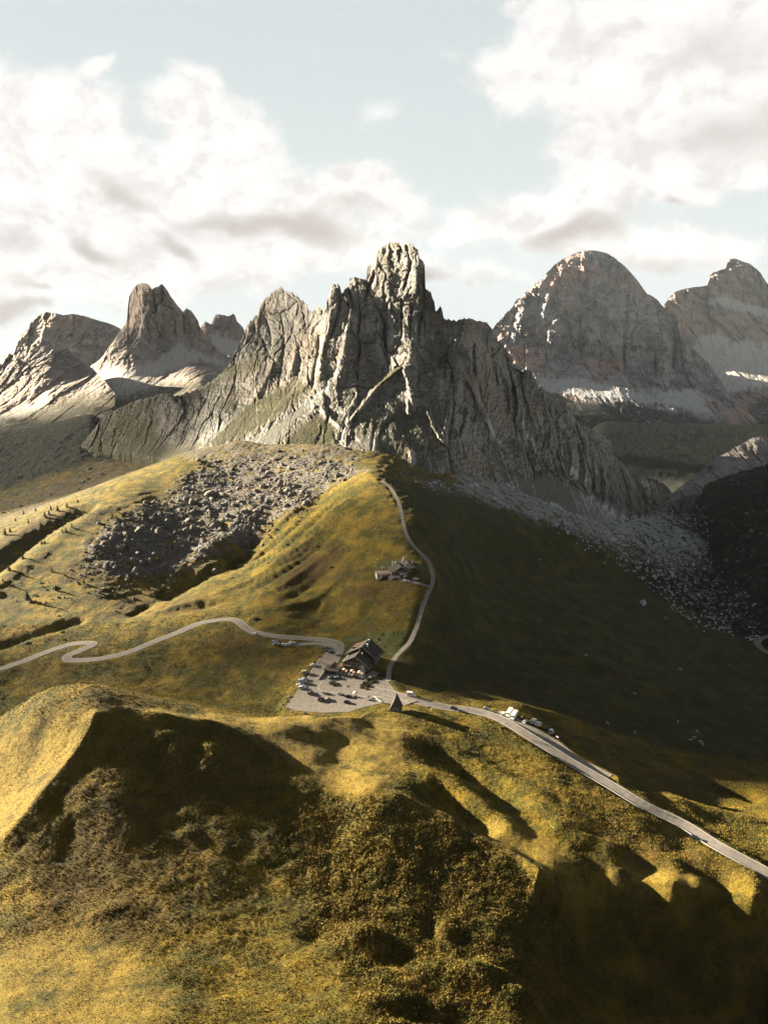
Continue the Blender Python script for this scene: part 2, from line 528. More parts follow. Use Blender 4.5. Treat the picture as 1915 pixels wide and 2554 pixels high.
# dark ditch on the lit left slope
stroke(GZ, [(-80, 1470), (-20, 1420), (60, 1360), (130, 1310), (200, 1275), (255, 1262)], -6.5, 12, 'gauss', 0.08)
stroke(GZ, [(-60, 1410), (50, 1330), (120, 1290), (200, 1262)], 2.0, 14, 'gauss', 0.1)
stroke(GZ, [(-60, 1500), (10, 1450), (90, 1390), (170, 1330), (230, 1290), (290, 1255)], 2.5, 12, 'gauss', 0.1)
stroke(GZ, [(-20, 1620), (80, 1585), (170, 1555), (230, 1545)], -3.0, 7, 'gauss', 0.15)
stroke(GZ, [(310, 1545), (370, 1510), (420, 1485)], -2.0, 5)
stroke(GZ, [(390, 1500), (470, 1455), (540, 1415), (600, 1370), (640, 1335)], -5.0, 12, 'gauss', 0.1)
stroke(GZ, [(470, 1440), (560, 1395), (640, 1360)], 2.0, 5, 'gauss', 0.15)
stroke(GZ, [(400, 1450), (480, 1400), (560, 1350), (620, 1310)], 4.0, 10)
# flutes on the left flank of the path ridge
for pts, a, w in [
    ([(470, 1450), (560, 1408), (650, 1350), (740, 1275)], -1.4, 5), ([(560, 1450), (650, 1405), (740, 1340), (830, 1260), (900, 1215)], -1.3, 6), ([(560, 1475), (650, 1430), (750, 1365), (850, 1285)], 1.0, 5),
    ([(560, 1500), (660, 1455), (760, 1390), (860, 1300)], -1.5, 6), ([(580, 1515), (690, 1470), (780, 1410), (880, 1325)], 1.0, 5),
    ([(560, 1535), (700, 1495), (800, 1440), (890, 1360)], -0.9, 6), ([(620, 1540), (760, 1505), (850, 1440), (905, 1390)], 1.0, 5),
    ([(500, 1440), (600, 1385), (700, 1310), (800, 1230), (870, 1190)], 1.6, 6), ([(520, 1460), (620, 1400), (720, 1330), (820, 1240)], -1.2, 5),
    ([(460, 1500), (600, 1462), (700, 1400)], 1.0, 5), ([(450, 1530), (560, 1500), (650, 1490)], -1.0, 6), ([(300, 1555), (450, 1515), (560, 1480)], 1.4, 7),
    ([(640, 1440), (740, 1390), (800, 1340)], -.8, 3), ([(560, 1425), (660, 1370), (740, 1310)], .8, 3)]:
    stroke(GZ, pts, a * 2.2, w * .85, 'gauss', .45)
# dark flank: faint folds
for pts, a, w in [
    ([(1120, 1330), (1300, 1420), (1500, 1560), (1700, 1680)], -3.0, 12), ([(1120, 1440), (1300, 1560), (1500, 1680), (1750, 1760)], 3.0, 12),
    ([(1150, 1560), (1350, 1640), (1600, 1720), (1850, 1780)], -2.5, 10), ([(1150, 1400), (1350, 1500), (1600, 1640)], 2.0, 9),
    ([(1250, 1680), (1450, 1730), (1700, 1800)], 2.0, 10), ([(1100, 1260), (1300, 1340), (1500, 1450)], 2.5, 12),
    ([(1200, 1590), (1400, 1650), (1650, 1700)], 1.6, 7)]:
    stroke(GZ, pts, a, w)
# low swells right of the chapel and of the road: the lit streaks
for pts, a, w in [
    ([(1010, 1850), (1120, 1900), (1250, 1975), (1330, 2040)], -4.0, 7), ([(930, 1810), (1060, 1850), (1180, 1900), (1300, 1960), (1420, 2040)], 2.2, 6),
    ([(1000, 1900), (1120, 1960), (1220, 2030), (1330, 2110)], 3.4, 6), ([(1050, 1950), (1150, 2020), (1250, 2090)], -4.0, 8),
    ([(1210, 1740), (1330, 1775), (1450, 1810), (1560, 1850)], 2.6, 7), ([(1180, 1690), (1260, 1720), (1330, 1745)], 1.6, 6), ([(1350, 1870), (1500, 1890), (1650, 1920)], -1.5, 7),
    ([(1600, 1870), (1720, 1900), (1850, 1930), (1950, 1950)], 3.0, 10), ([(1640, 1990), (1780, 2030), (1930, 2060)], 3.0, 9), ([(1740, 1950), (1830, 1975), (1915, 2005)], -3.5, 7),
    ([(1350, 2050), (1450, 2090), (1560, 2140)], 2.4, 6), ([(1700, 2180), (1800, 2240), (1915, 2300)], 1.8, 7), ([(1670, 2150), (1760, 2190), (1900, 2260)], -2.2, 6)]:
    stroke(GZ, pts, a, w)
# edge of the plateau above the near bank
stroke(GZ, [(950, 1975), (1060, 2020), (1180, 2085), (1290, 2145), (1385, 2222)], 2.6, 6, 'sharp', 0.1)
stroke(GZ, [(1330, 2215), (1400, 2265)], -4.5, 6)
stroke(GZ, [(1500, 2240), (1600, 2215), (1700, 2225), (1915, 2305)], 3.0, 8, 'sharp', 0.1)
# mounds and hollows near the camera
for px, py, a, r, q in [(905, 2340, 3.6, 7, 5), (985, 2395, -1.8, 7, 5), (790, 2330, -2.0, 5, 6), (870, 2290, -2, 5, 3), (1190, 2440, 4.5, 10, 6), (1080, 2420, 1.5, 5, 5), (1110, 2330, 2.2, 4, 6), (1075, 2310, -1.8, 4, 6),
                        (1040, 2520, -2.5, 5, 5), (1130, 2540, -2.5, 7, 4), (940, 2500, 2, 6, 4), (1310, 2500, 3, 7, 5), (430, 2430, 1.5, 10, 5), (280, 2270, 2.0, 8, 4), (470, 2080, 1.2, 4, 3), (1520, 2300, -4, 14, 9)]:
    bump(GZ, px, py, a, r, q)

# noise at several scales; gentle on meadows, rough on shrubs and boulder ground
paint('rock', [(225, 1345), (300, 1290), (420, 1230), (520, 1150), (640, 1130), (760, 1135), (870, 1150), (905, 1180), (830, 1210), (740, 1270), (650, 1330), (560, 1370), (480, 1420), (400, 1440), (300, 1450), (215, 1410)], 14, 1.0, 14)
paint('rock', [(1010, 1180), (1100, 1200), (1250, 1215), (1400, 1260), (1600, 1290), (1740, 1340), (1780, 1420), (1700, 1440), (1560, 1400), (1480, 1350), (1350, 1300), (1200, 1250), (1060, 1215)], 14, .9, 14)
paint('rock', [(300, 1100), (520, 1000), (640, 960), (800, 1000), (900, 1120), (900, 1160), (760, 1150), (600, 1140), (480, 1150)], 12, .75, 16)
paint('rock', [(0, 1230), (150, 1190), (380, 1110), (430, 1130), (280, 1200), (130, 1260), (0, 1310)], 20, .55, 25)
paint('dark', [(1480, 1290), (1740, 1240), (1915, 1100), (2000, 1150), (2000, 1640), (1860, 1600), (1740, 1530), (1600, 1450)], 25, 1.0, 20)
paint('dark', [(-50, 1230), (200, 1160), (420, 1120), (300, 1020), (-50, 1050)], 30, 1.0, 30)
paint('dry', [(240, 1756), (330, 1768), (430, 1790), (560, 1810), (650, 1850), (760, 1920), (830, 1975), (930, 1985), (1000, 1930), (1010, 1840), (990, 1795), (860, 1775), (560, 1785), (404, 1770)], 5, 1.0, 5)
paint('dry', [(-40, 2380), (150, 2330), (300, 2360), (420, 2460), (420, 2600), (-60, 2600)], 8, .7, 8)
paint('dry', [(1120, 2030), (1300, 2060), (1420, 2120), (1660, 2165), (1800, 2230), (1700, 2260), (1560, 2235), (1390, 2230), (1290, 2150)], 4, .8, 5)
paint('dry', [(262, 1762), (235, 1810), (120, 1970), (0, 2110), (-60, 2110), (-60, 1880), (100, 1800)], 5, .75, 5)
paint('pale', [(1130, 1190), (1260, 1195), (1400, 1240), (1560, 1285), (1700, 1315), (1750, 1360), (1660, 1385), (1500, 1345), (1300, 1285), (1180, 1240)], 12, .8, 16)
paint('flank_shade', [(960, 1195), (1010, 1280), (1030, 1340), (1085, 1400), (1095, 1440), (1085, 1480), (1060, 1540), (1040, 1600), (1000, 1650), (990, 1700), (1100, 1720), (1240, 1735), (1400, 1785), (1560, 1835), (1750, 1890), (1915, 1900), (2000, 1900), (1990, 1560), (1700, 1450), (1480, 1340), (1250, 1245)], 10, 1.0, 9)  # right flank's shade darkened into the turf colour, over its green-brown grass
paint('shrub', [(800, 1990), (960, 1990), (1100, 2050), (1290, 2150), (1385, 2235), (1450, 2300), (1500, 2554), (950, 2600), (850, 2400), (760, 2250), (700, 2080)], 6, 1.0, 6)
paint('shrub', [(330, 1790), (560, 1830), (700, 1910), (690, 2050), (560, 2030), (380, 1960), (290, 1880)], 5, .8, 5)
paint('shrub', [(60, 1850), (230, 1762), (300, 1800), (220, 1880), (120, 1930), (0, 2000), (-40, 1900)], 5, .5, 5)
CARPARK = [(838, 1603), (800, 1640), (758, 1700), (713, 1766), (735, 1772), (800, 1778), (870, 1776), (905, 1765), (960, 1752), (1000, 1762), (1040, 1750), (985, 1722), (968, 1700), (948, 1680), (930, 1672), (900, 1690), (850, 1680), (838, 1664), (850, 1640), (860, 1618), (852, 1604)]
farf = smooth(1300, 2600, GY)
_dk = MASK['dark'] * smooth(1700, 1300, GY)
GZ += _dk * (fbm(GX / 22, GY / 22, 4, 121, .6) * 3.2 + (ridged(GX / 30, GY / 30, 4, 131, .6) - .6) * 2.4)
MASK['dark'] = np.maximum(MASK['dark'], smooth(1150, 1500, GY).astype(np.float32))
GZ += fbm(GX / 60, GY / 60, 3, 1) * (1.2 + 10 * farf)
GZ += fbm(GX / 300, GY / 300, 3, 31) * 18 * smooth(1800, 4000, GY)
# flatten: parking area, roads (filled in below)
ROADS = {}


def flat_path(name, pts, wid, soft=3.0, n=6):
    w = trace(pts, n)
    zz = sample(GZ, np.array([p[0] for p in w]), np.array([p[1] for p in w]))
    k = np.ones(9) / 9
    zz = np.convolve(np.pad(zz, 4, mode='edge'), k, mode='valid')
    ROADS[name] = (w, zz, wid)
    sl = window(w, wid + soft * 4)
    X, Y = GX[sl], GY[sl]
    m = (X > min(p[0] for p in w) - wid - soft * 4) & (X < max(p[0] for p in w) + wid + soft * 4)
    d, t = seg_dist(X[m], Y[m], w)
    L = np.concatenate([[0], np.cumsum(np.hypot(np.diff([p[0] for p in w]), np.diff([p[1] for p in w])))])
    zt = np.interp(t, L / L[-1], zz)
    f = 1 - smooth(wid * .5 + .6, wid * .5 + soft, d)
    sub = GZ[sl]
    sub[m] = sub[m] * (1 - f) + zt * f
    GZ[sl] = sub
    sub = NOFUZZ[sl]
    sub[m] = np.maximum(sub[m], 1 - smooth(wid * .5 + .3, wid * .5 + 1.8, d))
    NOFUZZ[sl] = sub


NOFUZZ = np.zeros(GX.shape, np.float32)
# car park: one plane
_w = [hit(GZ0, *p)[:2] for p in CARPARK]
_sl = window(_w, 20)
_in = in_poly(GX[_sl], GY[_sl], _w)
_d, _ = seg_dist(GX[_sl], GY[_sl], _w + [_w[0]])
_f = np.where(_in, 1.0, 1 - smooth(0.8, 7.0, _d))
GZ[_sl] = GZ[_sl] * (1 - _f) + 0.0 * _f
NOFUZZ[_sl] = np.maximum(NOFUZZ[_sl], np.where(_in, 1.0, 1 - smooth(0.5, 2.0, _d)))
flat_path('road_left', [(850, 1614), (838, 1603), (800, 1597), (745, 1592), (700, 1588), (640, 1578), (612, 1565), (590, 1549), (560, 1546), (500, 1555), (450, 1575), (380, 1604), (320, 1628), (250, 1643), (205, 1647), (172, 1645), (170, 1634), (200, 1621), (232, 1606), (215, 1602), (175, 1607), (120, 1625), (60, 1650), (0, 1668), (-90, 1690)], 6.2, 5)
flat_path('road_right', [(930, 1722), (985, 1735), (1040, 1748), (1110, 1762), (1180, 1773), (1240, 1790), (1310, 1830), (1400, 1885), (1500, 1945), (1600, 2003), (1700, 2060), (1800, 2115), (1915, 2185), (2000, 2232), (2110, 2295)], 6.4, 5)
flat_path('footpath', [(968, 1700), (972, 1665), (990, 1635), (1021, 1602), (1036, 1570), (1048, 1530), (1062, 1490), (1076, 1462), (1079, 1438), (1070, 1405), (1050, 1380), (1028, 1358), (1012, 1330), (1005, 1300), (1000, 1275), (990, 1243), (972, 1215), (950, 1198)], 3.4, 3)
flat_path('hut_drive', [(1072, 1462), (1050, 1455), (1020, 1450), (985, 1440), (960, 1434)], 5.0, 4)
flat_path('road_far', [(2000, 1650), (1925, 1632), (1900, 1618), (1888, 1604), (1895, 1595), (1930, 1588), (2000, 1580)], 6.5, 5)
flat_path('layby', [(1240, 1778), (1310, 1812), (1380, 1850), (1440, 1895), (1520, 1940)], 7.0, 4)
flat_path('layby_left', [(690, 1608), (730, 1609), (790, 1606), (840, 1612)], 5.0, 4)

# small-scale relief (tussocks, turf steps), finer where the camera is close
near = 1 - smooth(260, 520, GY)
fz = 1 - NOFUZZ
GZ += fz * fbm(GX / 17, GY / 17, 3, 41) * (0.6 + 0.5 * MASK['shrub'] + 1.6 * MASK['rock'] + 6 * farf)
tus = fbm(GX / 1.5, GY / 1.5, 3, 51, 0.62)
fz = fz * (1 - .72 * MASK['dry'])
GZ += fz * near * tus * (0.26 + 0.22 * MASK['shrub'])
GZ += fz * near * fbm(GX / 8.0, GY / 6.0, 3, 55, .55) * (0.48 + 0.5 * MASK['shrub'])
GZ += fz * near * (ridged(GX / 3.0 + .5 * tus, GY / 2.4, 4, 61, .62) - .3) * (0.05 + 0.30 * MASK['shrub'] * smooth(-.3, .5, fbm(GX / 14, GY / 14, 2, 71)))
GZ += fz * (1 - near) * fbm(GX / 6, GY / 6, 2, 81) * (0.34 + 1.0 * MASK['rock'])
# turf terraces (cattle steps) on the steeper meadow
GZ += fz * (1 - near) * (1 - MASK['rock']) * 0.22 * np.sin(GZ0 * 2.4 + 4 * fbm(GX / 25, GY / 25, 2, 91)) * smooth(2000, 1200, GY)


def mesh_grid(name, X, Y, Z, mat, attrs=None, kind='structure', smooth_shade=True, flip=False):
    nr, nc = X.shape
    me = bpy.data.meshes.new(name)
    n = nr * nc
    co = np.empty((n, 3), np.float32)
    co[:, 0], co[:, 1], co[:, 2] = X.ravel(), Y.ravel(), Z.ravel()
    idx = np.arange(n, dtype=np.int32).reshape(nr, nc)
    a, b, c, d = idx[:-1, :-1].ravel(), idx[:-1, 1:].ravel(), idx[1:, 1:].ravel(), idx[1:, :-1].ravel()
    q = np.stack([a, d, c, b] if flip else [a, b, c, d], 1).ravel()
    nf = len(a)
    me.vertices.add(n); me.vertices.foreach_set('co', co.ravel())
    me.loops.add(nf * 4); me.loops.foreach_set('vertex_index', q)
    me.polygons.add(nf)
    me.polygons.foreach_set('loop_start', np.arange(0, nf * 4, 4, dtype=np.int32))
    me.polygons.foreach_set('use_smooth', np.full(nf, smooth_shade))
    for k, v in (attrs or {}).items():
        at = me.attributes.new(k, 'FLOAT', 'POINT')
        at.data.foreach_set('value', np.ascontiguousarray(v, np.float32).ravel())
    me.update(calc_edges=True)
    o = bpy.data.objects.new(name, me)
    me.materials.append(mat)
    COL.objects.link(o)
    if kind:
        o['kind'] = kind
    return o


def new_mat(name, rough=0.9, spec=0.2):
    m = bpy.data.materials.new(name)
    m.use_nodes = True
    T = NT(m.node_tree)
    out = T.n('ShaderNodeOutputMaterial')
    b = T.n('ShaderNodeBsdfPrincipled', {'Roughness': rough, 'Specular IOR Level': spec})
    m.node_tree.links.new(b.outputs[0], out.inputs[0])
    return m, T, b


def attr(T, name):
    return T.n('ShaderNodeAttribute', attribute_name=name).outputs['Fac']


def link(T, a, b):
    T.nt.links.new(a, b)


def ground_material():
    m, T, b = new_mat('turf', 0.95, 0.1)
    pos = T.n('ShaderNodeNewGeometry').outputs['Position']
    big = T.noise(pos, 0.012, 4, 0.6)
    mid = T.noise(pos, 0.06, 6, 0.7)
    fine = T.noise(pos, 0.42, 8, 0.78)
    gr = T.noise(pos, 1.7, 4, 0.8)
    gold, olive, brown = (0.172, 0.117, 0.014), (0.052, 0.050, 0.009), (0.062, 0.037, 0.011)
    c = T.mix(T.ramp(mid, .36, .60), gold, olive)
    c = T.mix(T.math('MULTIPLY', T.ramp(big, .50, .66), 0.7), c, brown)
    c = T.mix(T.math('MULTIPLY', T.ramp(fine, .50, .66), .7), c, (0.027, 0.021, 0.007))
    c = T.mix(T.math('MULTIPLY', T.ramp(fine, .46, .30), .6), c, (0.18, 0.115, 0.024))
    sh = T.mix(T.ramp(T.noise(pos, 0.8, 6, .78), .42, .58), (0.044, 0.044, 0.010), (0.125, 0.084, 0.020))
    c = T.mix(T.math('MULTIPLY', attr(T, 'shrub'), 0.7), c, sh)
    c = T.mix(T.math('MULTIPLY', attr(T, 'dry'), T.ramp(mid, .66, .50)), c, T.mix(T.ramp(fine, .42, .60), (0.235, 0.162, 0.030), (0.140, 0.098, 0.020)))
    shade_c = T.mix(T.ramp(T.noise(pos, 0.07, 7, .75), .42, .62), (0.026, 0.029, 0.010), (0.060, 0.053, 0.018))
    c = T.mix(T.math('MULTIPLY', attr(T, 'flank_shade'), .8), c, shade_c)  # shade of the right flank carried by the base colour
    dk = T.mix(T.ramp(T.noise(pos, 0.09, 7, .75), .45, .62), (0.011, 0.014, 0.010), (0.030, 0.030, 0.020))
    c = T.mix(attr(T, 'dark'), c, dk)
    rk = T.mix(T.ramp(T.noise(pos, 0.5, 5, .75), .35, .65), (0.05, 0.046, 0.042), (0.19, 0.175, 0.158))
    rm = T.math('MULTIPLY', attr(T, 'rock'), T.ramp(T.math('ADD', T.noise(pos, 0.10, 7, .75), T.math('MULTIPLY', attr(T, 'rock'), .10)), .50, .60))
    c = T.mix(rm, c, rk)
    c = T.mix(T.math('MULTIPLY', attr(T, 'pale'), T.ramp(T.noise(pos, 0.10, 7, .78), .40, .54)), c, T.mix(T.ramp(T.noise(pos, 0.6, 5, .75), .35, .65), (0.16, 0.16, 0.158), (0.42, 0.42, 0.415)))
    lu = T.mix(T.ramp(mid, .4, .6), (0.045, 0.062, 0.02), (0.085, 0.09, 0.034))
    c = T.mix(attr(T, 'lush'), c, lu)
    c = T.mix(attr(T, 'dirt'), c, (0.23, 0.185, 0.135))
    c = T.mix(T.math('MULTIPLY', T.ramp(gr, .48, .66), .45), c, T.mix(0.72, c, (0.0, 0.0, 0.0)))
    link(T, c, b.inputs['Base Color'])
    h = T.math('ADD', T.math('MULTIPLY', fine, 2.6), T.math('MULTIPLY', gr, .55))
    bp = T.n('ShaderNodeBump', {'Height': h, 'Strength': 1.0, 'Distance': 1.2})
    link(T, bp.outputs[0], b.inputs['Normal'])
    return m


paint('lush', [(845, 1600), (870, 1590), (950, 1575), (1020, 1572), (1035, 1580), (1005, 1620), (975, 1642), (940, 1640), (930, 1600)], 1.5, .9, 1)
paint('lush', [(940, 1402), (960, 1398), (1060, 1410), (1068, 1440), (1040, 1420), (960, 1415), (935, 1440), (930, 1425)], 2.0, .8, 1)
paint('lush', [(905, 1705), (960, 1690), (962, 1712), (920, 1725), (890, 1720)], 1.0, .8, 1)
paint('dirt', [(1480, 1935), (1530, 1955), (1420, 1880), (1330, 1825), (1250, 1780), (1240, 1790), (1360, 1860)], 1.2, .8, 1)
# ------------------------------------------------------------------ mountains: rock faces with real relief, closed by a back slope
def z1(*p): return [(x * .42194, 560 + y * .42194) for x, y in p]
def z2(*p): return [(550 + x * .45208, 560 + y * .45208) for x, y in p]
def z3(*p): return [(1150 + x * .46112, 580 + y * .46112) for x, y in p]


def rock_material(name, base, warm, pale, dark, s=1.0, scree=(0.33, 0.32, 0.30), green=(0.045, 0.045, 0.018), bump=1.0):
    m, T, b = new_mat(name, 0.92, 0.15)
    g = T.n('ShaderNodeNewGeometry')
    pos = g.outputs['Position']
    st = T.n('ShaderNodeMapping', {'Vector': pos, 'Scale': (1, 1, 0.5)}).outputs[0]
    a = T.noise(st, 0.030 * s, 6, 0.66)
    f = T.noise(st, 0.17 * s, 6, 0.72)
    w = T.noise(pos, 0.008 * s, 4, 0.6)
    c = T.mix(T.ramp(a, .36, .62), dark, base)
    c = T.mix(T.math('MULTIPLY', T.ramp(w, .48, .64), .8), c, warm)
    c = T.mix(T.math('MULTIPLY', T.ramp(f, .50, .72), .75), c, pale)
    c = T.mix(T.math('MULTIPLY', T.ramp(f, .46, .30), .8), c, dark)
    lay = T.n('ShaderNodeMapping', {'Vector': pos, 'Scale': (.12, .12, 1.3)}).outputs[0]
    l = T.noise(lay, 0.05 * s, 5, 0.7)
    c = T.mix(T.math('MULTIPLY', T.ramp(l, .54, .68), .35), c, dark)
    gf = T.math('MULTIPLY', attr(T, 'green'), T.ramp(T.noise(pos, 0.06 * s, 6, .72), .30, .47))
    sc = T.mix(T.ramp(T.noise(pos, 0.25 * s, 5, .7), .35, .65), tuple(k * .72 for k in scree), scree)
    c = T.mix(T.math('MULTIPLY', attr(T, 'scree'), 1.0, clamp=True), c, sc)
    gvar = T.mix(T.ramp(T.noise(pos, 0.035 * s, 6, .72), .38, .62), green, tuple(k * 1.9 for k in green))
    gvar = T.mix(T.math('MULTIPLY', T.ramp(T.noise(pos, 0.20 * s, 6, .75), .56, .66), .7), gvar, tuple(k * .6 for k in scree))
    c = T.mix(gf, c, gvar)
    # turf holds on ledges
    nz = T.n('ShaderNodeSeparateXYZ', {0: g.outputs['True Normal']}).outputs[2]
    led = T.math('MULTIPLY', T.ramp(nz, .66, .82), attr(T, 'ledge'))
    c = T.mix(led, c, green)
    link(T, c, b.inputs['Base Color'])
    h = T.math('ADD', T.math('MULTIPLY', T.noise(st, .12 * s, 8, .72), 1.0), T.math('MULTIPLY', T.noise(pos, .5 * s, 4, .7), .25))
    bp = T.n('ShaderNodeBump', {'Height': h, 'Strength': 0.7, 'Distance': 6.0 * bump / s})
    link(T, bp.outputs[0], b.inputs['Normal'])
    return m


def mountain(name, sky_px, base_px, yc, mat, step=2.0, vstep=2.0, jag=1.5, relief=None, areas=None, strokes=None, back=0.9, seed=0, skirt=40.0, lower=None, ledge=0.0, lower_max=9.0, wob=1.0, spikes=0.0):
    sx = np.array([p[0] for p in sky_px], float); sy = np.array([p[1] for p in sky_px], float)
    bx = np.array([p[0] for p in base_px], float); by = np.array([p[1] for p in base_px], float)
    px = np.arange(sx[0], sx[-1] + step, step)
    top = np.interp(px, sx, sy)
    top = top + jag * (fbm(px / 9.0, px * 0 + seed, 4, seed, .6)) * 2.0
    top = top - spikes * (np.maximum(ridged(px / 13.0, px * 0 + seed, 3, seed + 4, .6), .1) - .45)
    bot = np.interp(px, bx, by)
    bot = np.maximum(bot, top + 12)
    nv = int(np.max(bot - top) / vstep)
    s = np.linspace(0, 1, nv)
    PX = np.repeat(px[None, :], nv, 0)
    PY = top[None, :] + s[:, None] * (bot - top)[None, :]
    P = np.array([(a / 300.0, b / 300.0) for a, b, c in yc]); v = np.array([c for a, b, c in yc], float)
    D = TPS(P, v, 2e-3)(PX / 300.0, PY / 300.0)
    rx, rz = ray(PX, PY)
    Xm, Zm = rx * D, CAMZ + rz * D
    A = {'scree': np.zeros(PX.shape), 'green': np.zeros(PX.shape), 'ledge': np.full(PX.shape, float(ledge))}
    for nm, poly, soft, amt in (areas or []):
        wx = PX + wob * 11 * fbm(PX / 18, PY / 18, 5, seed + 5, .6); wy = PY + wob * 16 * fbm(PX / 9 + 9, PY / 22, 5, seed + 6, .6)
        i = in_poly(wx, wy, poly)
        d, _ = seg_dist(wx, wy, poly + [poly[0]])
        A[nm] = np.maximum(A[nm], smooth(-soft * 1.6, soft * 1.6, np.where(i, d, -d)) * amt)
    rough = 1 - np.clip(np.maximum(.84 * A['scree'], .66 * A['green']), 0, 1)
    rel = relief(Xm, Zm, PX, PY) * rough
    A['scree'] = A['scree'] * (.50 + .50 * smooth(-.42, .02, fbm(PX / 5 + .25 * PY / 5, PY / 38, 4, seed + 9, .6)))
    for pts, amp, wid, prof in (strokes or []):
        w = spline(pts, 5)
        wob = 2.2 * fbm(PX / 11, PY / 11, 3, seed + 8)
        x0, x1 = min(p[0] for p in w) - wid * 4 - 4, max(p[0] for p in w) + wid * 4 + 4
        c0, c1 = np.searchsorted(px, x0), np.searchsorted(px, x1)
        if c1 <= c0:
            continue
        d, t = seg_dist(PX[:, c0:c1] + wob[:, c0:c1], PY[:, c0:c1], w)
        k = d / wid
        f = np.exp(-k * k) if prof == 'g' else np.maximum(0, 1 - k * .7) ** 1.6
        rel[:, c0:c1] += amp * f * smooth(0, .15, t) * smooth(0, .15, 1 - t)
    edge = smooth(0, 10, (PY - top[None, :]))          # keep the outline where it is
    Y = D - rel * (0.25 + 0.75 * edge)
    X = rx * Y
    Z = CAMZ + rz * Y - skirt * smooth(.95, 1, s)[:, None] * 1.0
    # back slope
    nb = 14
    h = np.maximum(Z[0] - Z[-1], 1.0)
    bk = []
    for k in range(nb, 0, -1):
        t = k / nb
        yy = Y[0] + back * h * t + 6 * t
        zz = Z[0] - h * (t ** 1.15) + 0 * t
        bk.append((X[0] * (yy / Y[0]), yy + 0.12 * h * t * fbm(X[0] / 60, X[0] * 0 + k, 3, seed + 2), zz))
    XX = np.vstack([np.array([b[0] for b in bk]), X]); YY = np.vstack([np.array([b[1] for b in bk]), Y]); ZZ = np.vstack([np.array([b[2] for b in bk]), Z])
    for k in A:
        A[k] = np.vstack([np.repeat(A[k][:1], nb, 0), A[k]])
    o = mesh_grid(name, XX, YY, ZZ, mat, A, 'structure', False)
    if lower:
        r = int(nv * lower)
        q = X[r] / Y[r]
        o_ = np.argsort(q)
        qq = GX / np.maximum(GY, 1)
        yb = np.interp(qq, q[o_], Y[r][o_])
        amt = smooth(15, 90, GY - yb) * smooth(q.min() + .03, q.min() + .13, qq) * (1 - smooth(min(q.max(), lower_max) - .08, min(q.max(), lower_max), qq))
        GZ[:] -= (60 + .05 * GY) * amt * (GY > 200)
    return o


def facet(x, z, s, h=.5, tilt=.7):
    """broken blocks: every cell is a plane with its own height and tilt"""
    ix, iz = np.floor(x), np.floor(z)
    d1 = np.full(x.shape, 9.0); d2 = np.full(x.shape, 9.0); out = np.zeros(x.shape)
    for dx in (-1, 0, 1):
        for dz in (-1, 0, 1):
            cx, cz = ix + dx, iz + dz
            px = cx + .5 + .95 * (_h(cx, cz, s + 3) - .5); pz = cz + .5 + .95 * (_h(cx, cz, s + 11) - .5)
            d = np.hypot(x - px, z - pz)
            v = h * (_h(cx, cz, s + 29) - .5) * 2 + tilt * ((_h(cx, cz, s + 41) - .5) * 2 * (x - px) + (_h(cx, cz, s + 43) - .35) * 1.4 * (z - pz))
            m = d < d1
            d2 = np.where(m, d1, np.minimum(d2, d)); out = np.where(m, v, out); d1 = np.where(m, d, d1)
    return out, d2 - d1


def cliff(scale, amp, seed, strata=0.0, flute=0.45, lean=0.0):
    """pillars, cracks and broken faces; metres in, metres out"""
    def f(X, Z, PX, PY):
        x = X / scale + lean * Z / scale; z = Z / scale
        wx = x + .45 * fbm(x * .7, z * .5, 3, seed) + .10 * fbm(x * 4, z * 4, 2, seed + 4); wz = z + .35 * fbm(x * .7 + 4, z * .7, 3, seed + 1) + .10 * fbm(x * 4 + 7, z * 4, 2, seed + 5)
        a, e = facet(wx * .75, wz * flute * .75, seed + 2, .45, .9)
        r = a - .30 * (1 - smooth(0, .09, e))
        a, e = facet(wx * 1.9, wz * flute * 2.2, seed + 7, .45, .9)
        r = r + .42 * a - .14 * (1 - smooth(0, .12, e))
        a, e = facet(wx * 4.6, wz * 3.4, seed + 17, .5, .9)
        r = r + .20 * a
        a, e = facet(wx * 10.5, wz * 8.5, seed + 19, .5, .8)
        r = r + .10 * a
        r = r + .80 * fbm(x * .45, z * .45, 4, seed + 12, .55)
        r = r + .14 * fbm(x * 7, z * 7, 4, seed + 30, .7)
        q = z * 1.5 + .45 * fbm(x * .5, z * .5, 3, seed + 50) + .18 * x       # bedding: ledges
        r = r + (.16 + .5 * strata) * (1 - 2 * np.abs(q - np.floor(q) - .5)) * smooth(-.35, .3, fbm(x * .8, z * .8, 2, seed + 60))
        q = z * 5.3 + .5 * fbm(x, z, 3, seed + 52)
        r = r + (.05 + .12 * strata) * (1 - 2 * np.abs(q - np.floor(q) - .5))
        r = r - .45 * smooth(.72, .98, ridged(wx * .8, z * .28, 2, seed + 70))
        return r * amp
    return f


M_GUS = rock_material('gusela_rock', (0.240, 0.224, 0.202), (0.255, 0.210, 0.160), (0.39, 0.36, 0.315), (0.100, 0.094, 0.087), 1.0, scree=(0.50, 0.49, 0.475), green=(0.032, 0.030, 0.010))
M_LEFT = rock_material('averau_rock', (0.27, 0.222, 0.19), (0.30, 0.220, 0.165), (0.40, 0.345, 0.295), (0.14, 0.118, 0.104), 0.55, scree=(0.42, 0.385, 0.345), green=(0.032, 0.030, 0.012))
M_TOF = rock_material('tofana_rock', (0.31, 0.285, 0.275), (0.42, 0.245, 0.180), (0.50, 0.46, 0.435), (0.13, 0.122, 0.122), 0.22, scree=(0.46, 0.45, 0.44), green=(0.012, 0.017, 0.013))

M_MAS = rock_material('massif_rock', (0.30, 0.24, 0.21), (0.36, 0.25, 0.19), (0.48, 0.43, 0.385), (0.15, 0.13, 0.125), 0.2, scree=(0.55, 0.51, 0.47), green=(0.012, 0.017, 0.013))
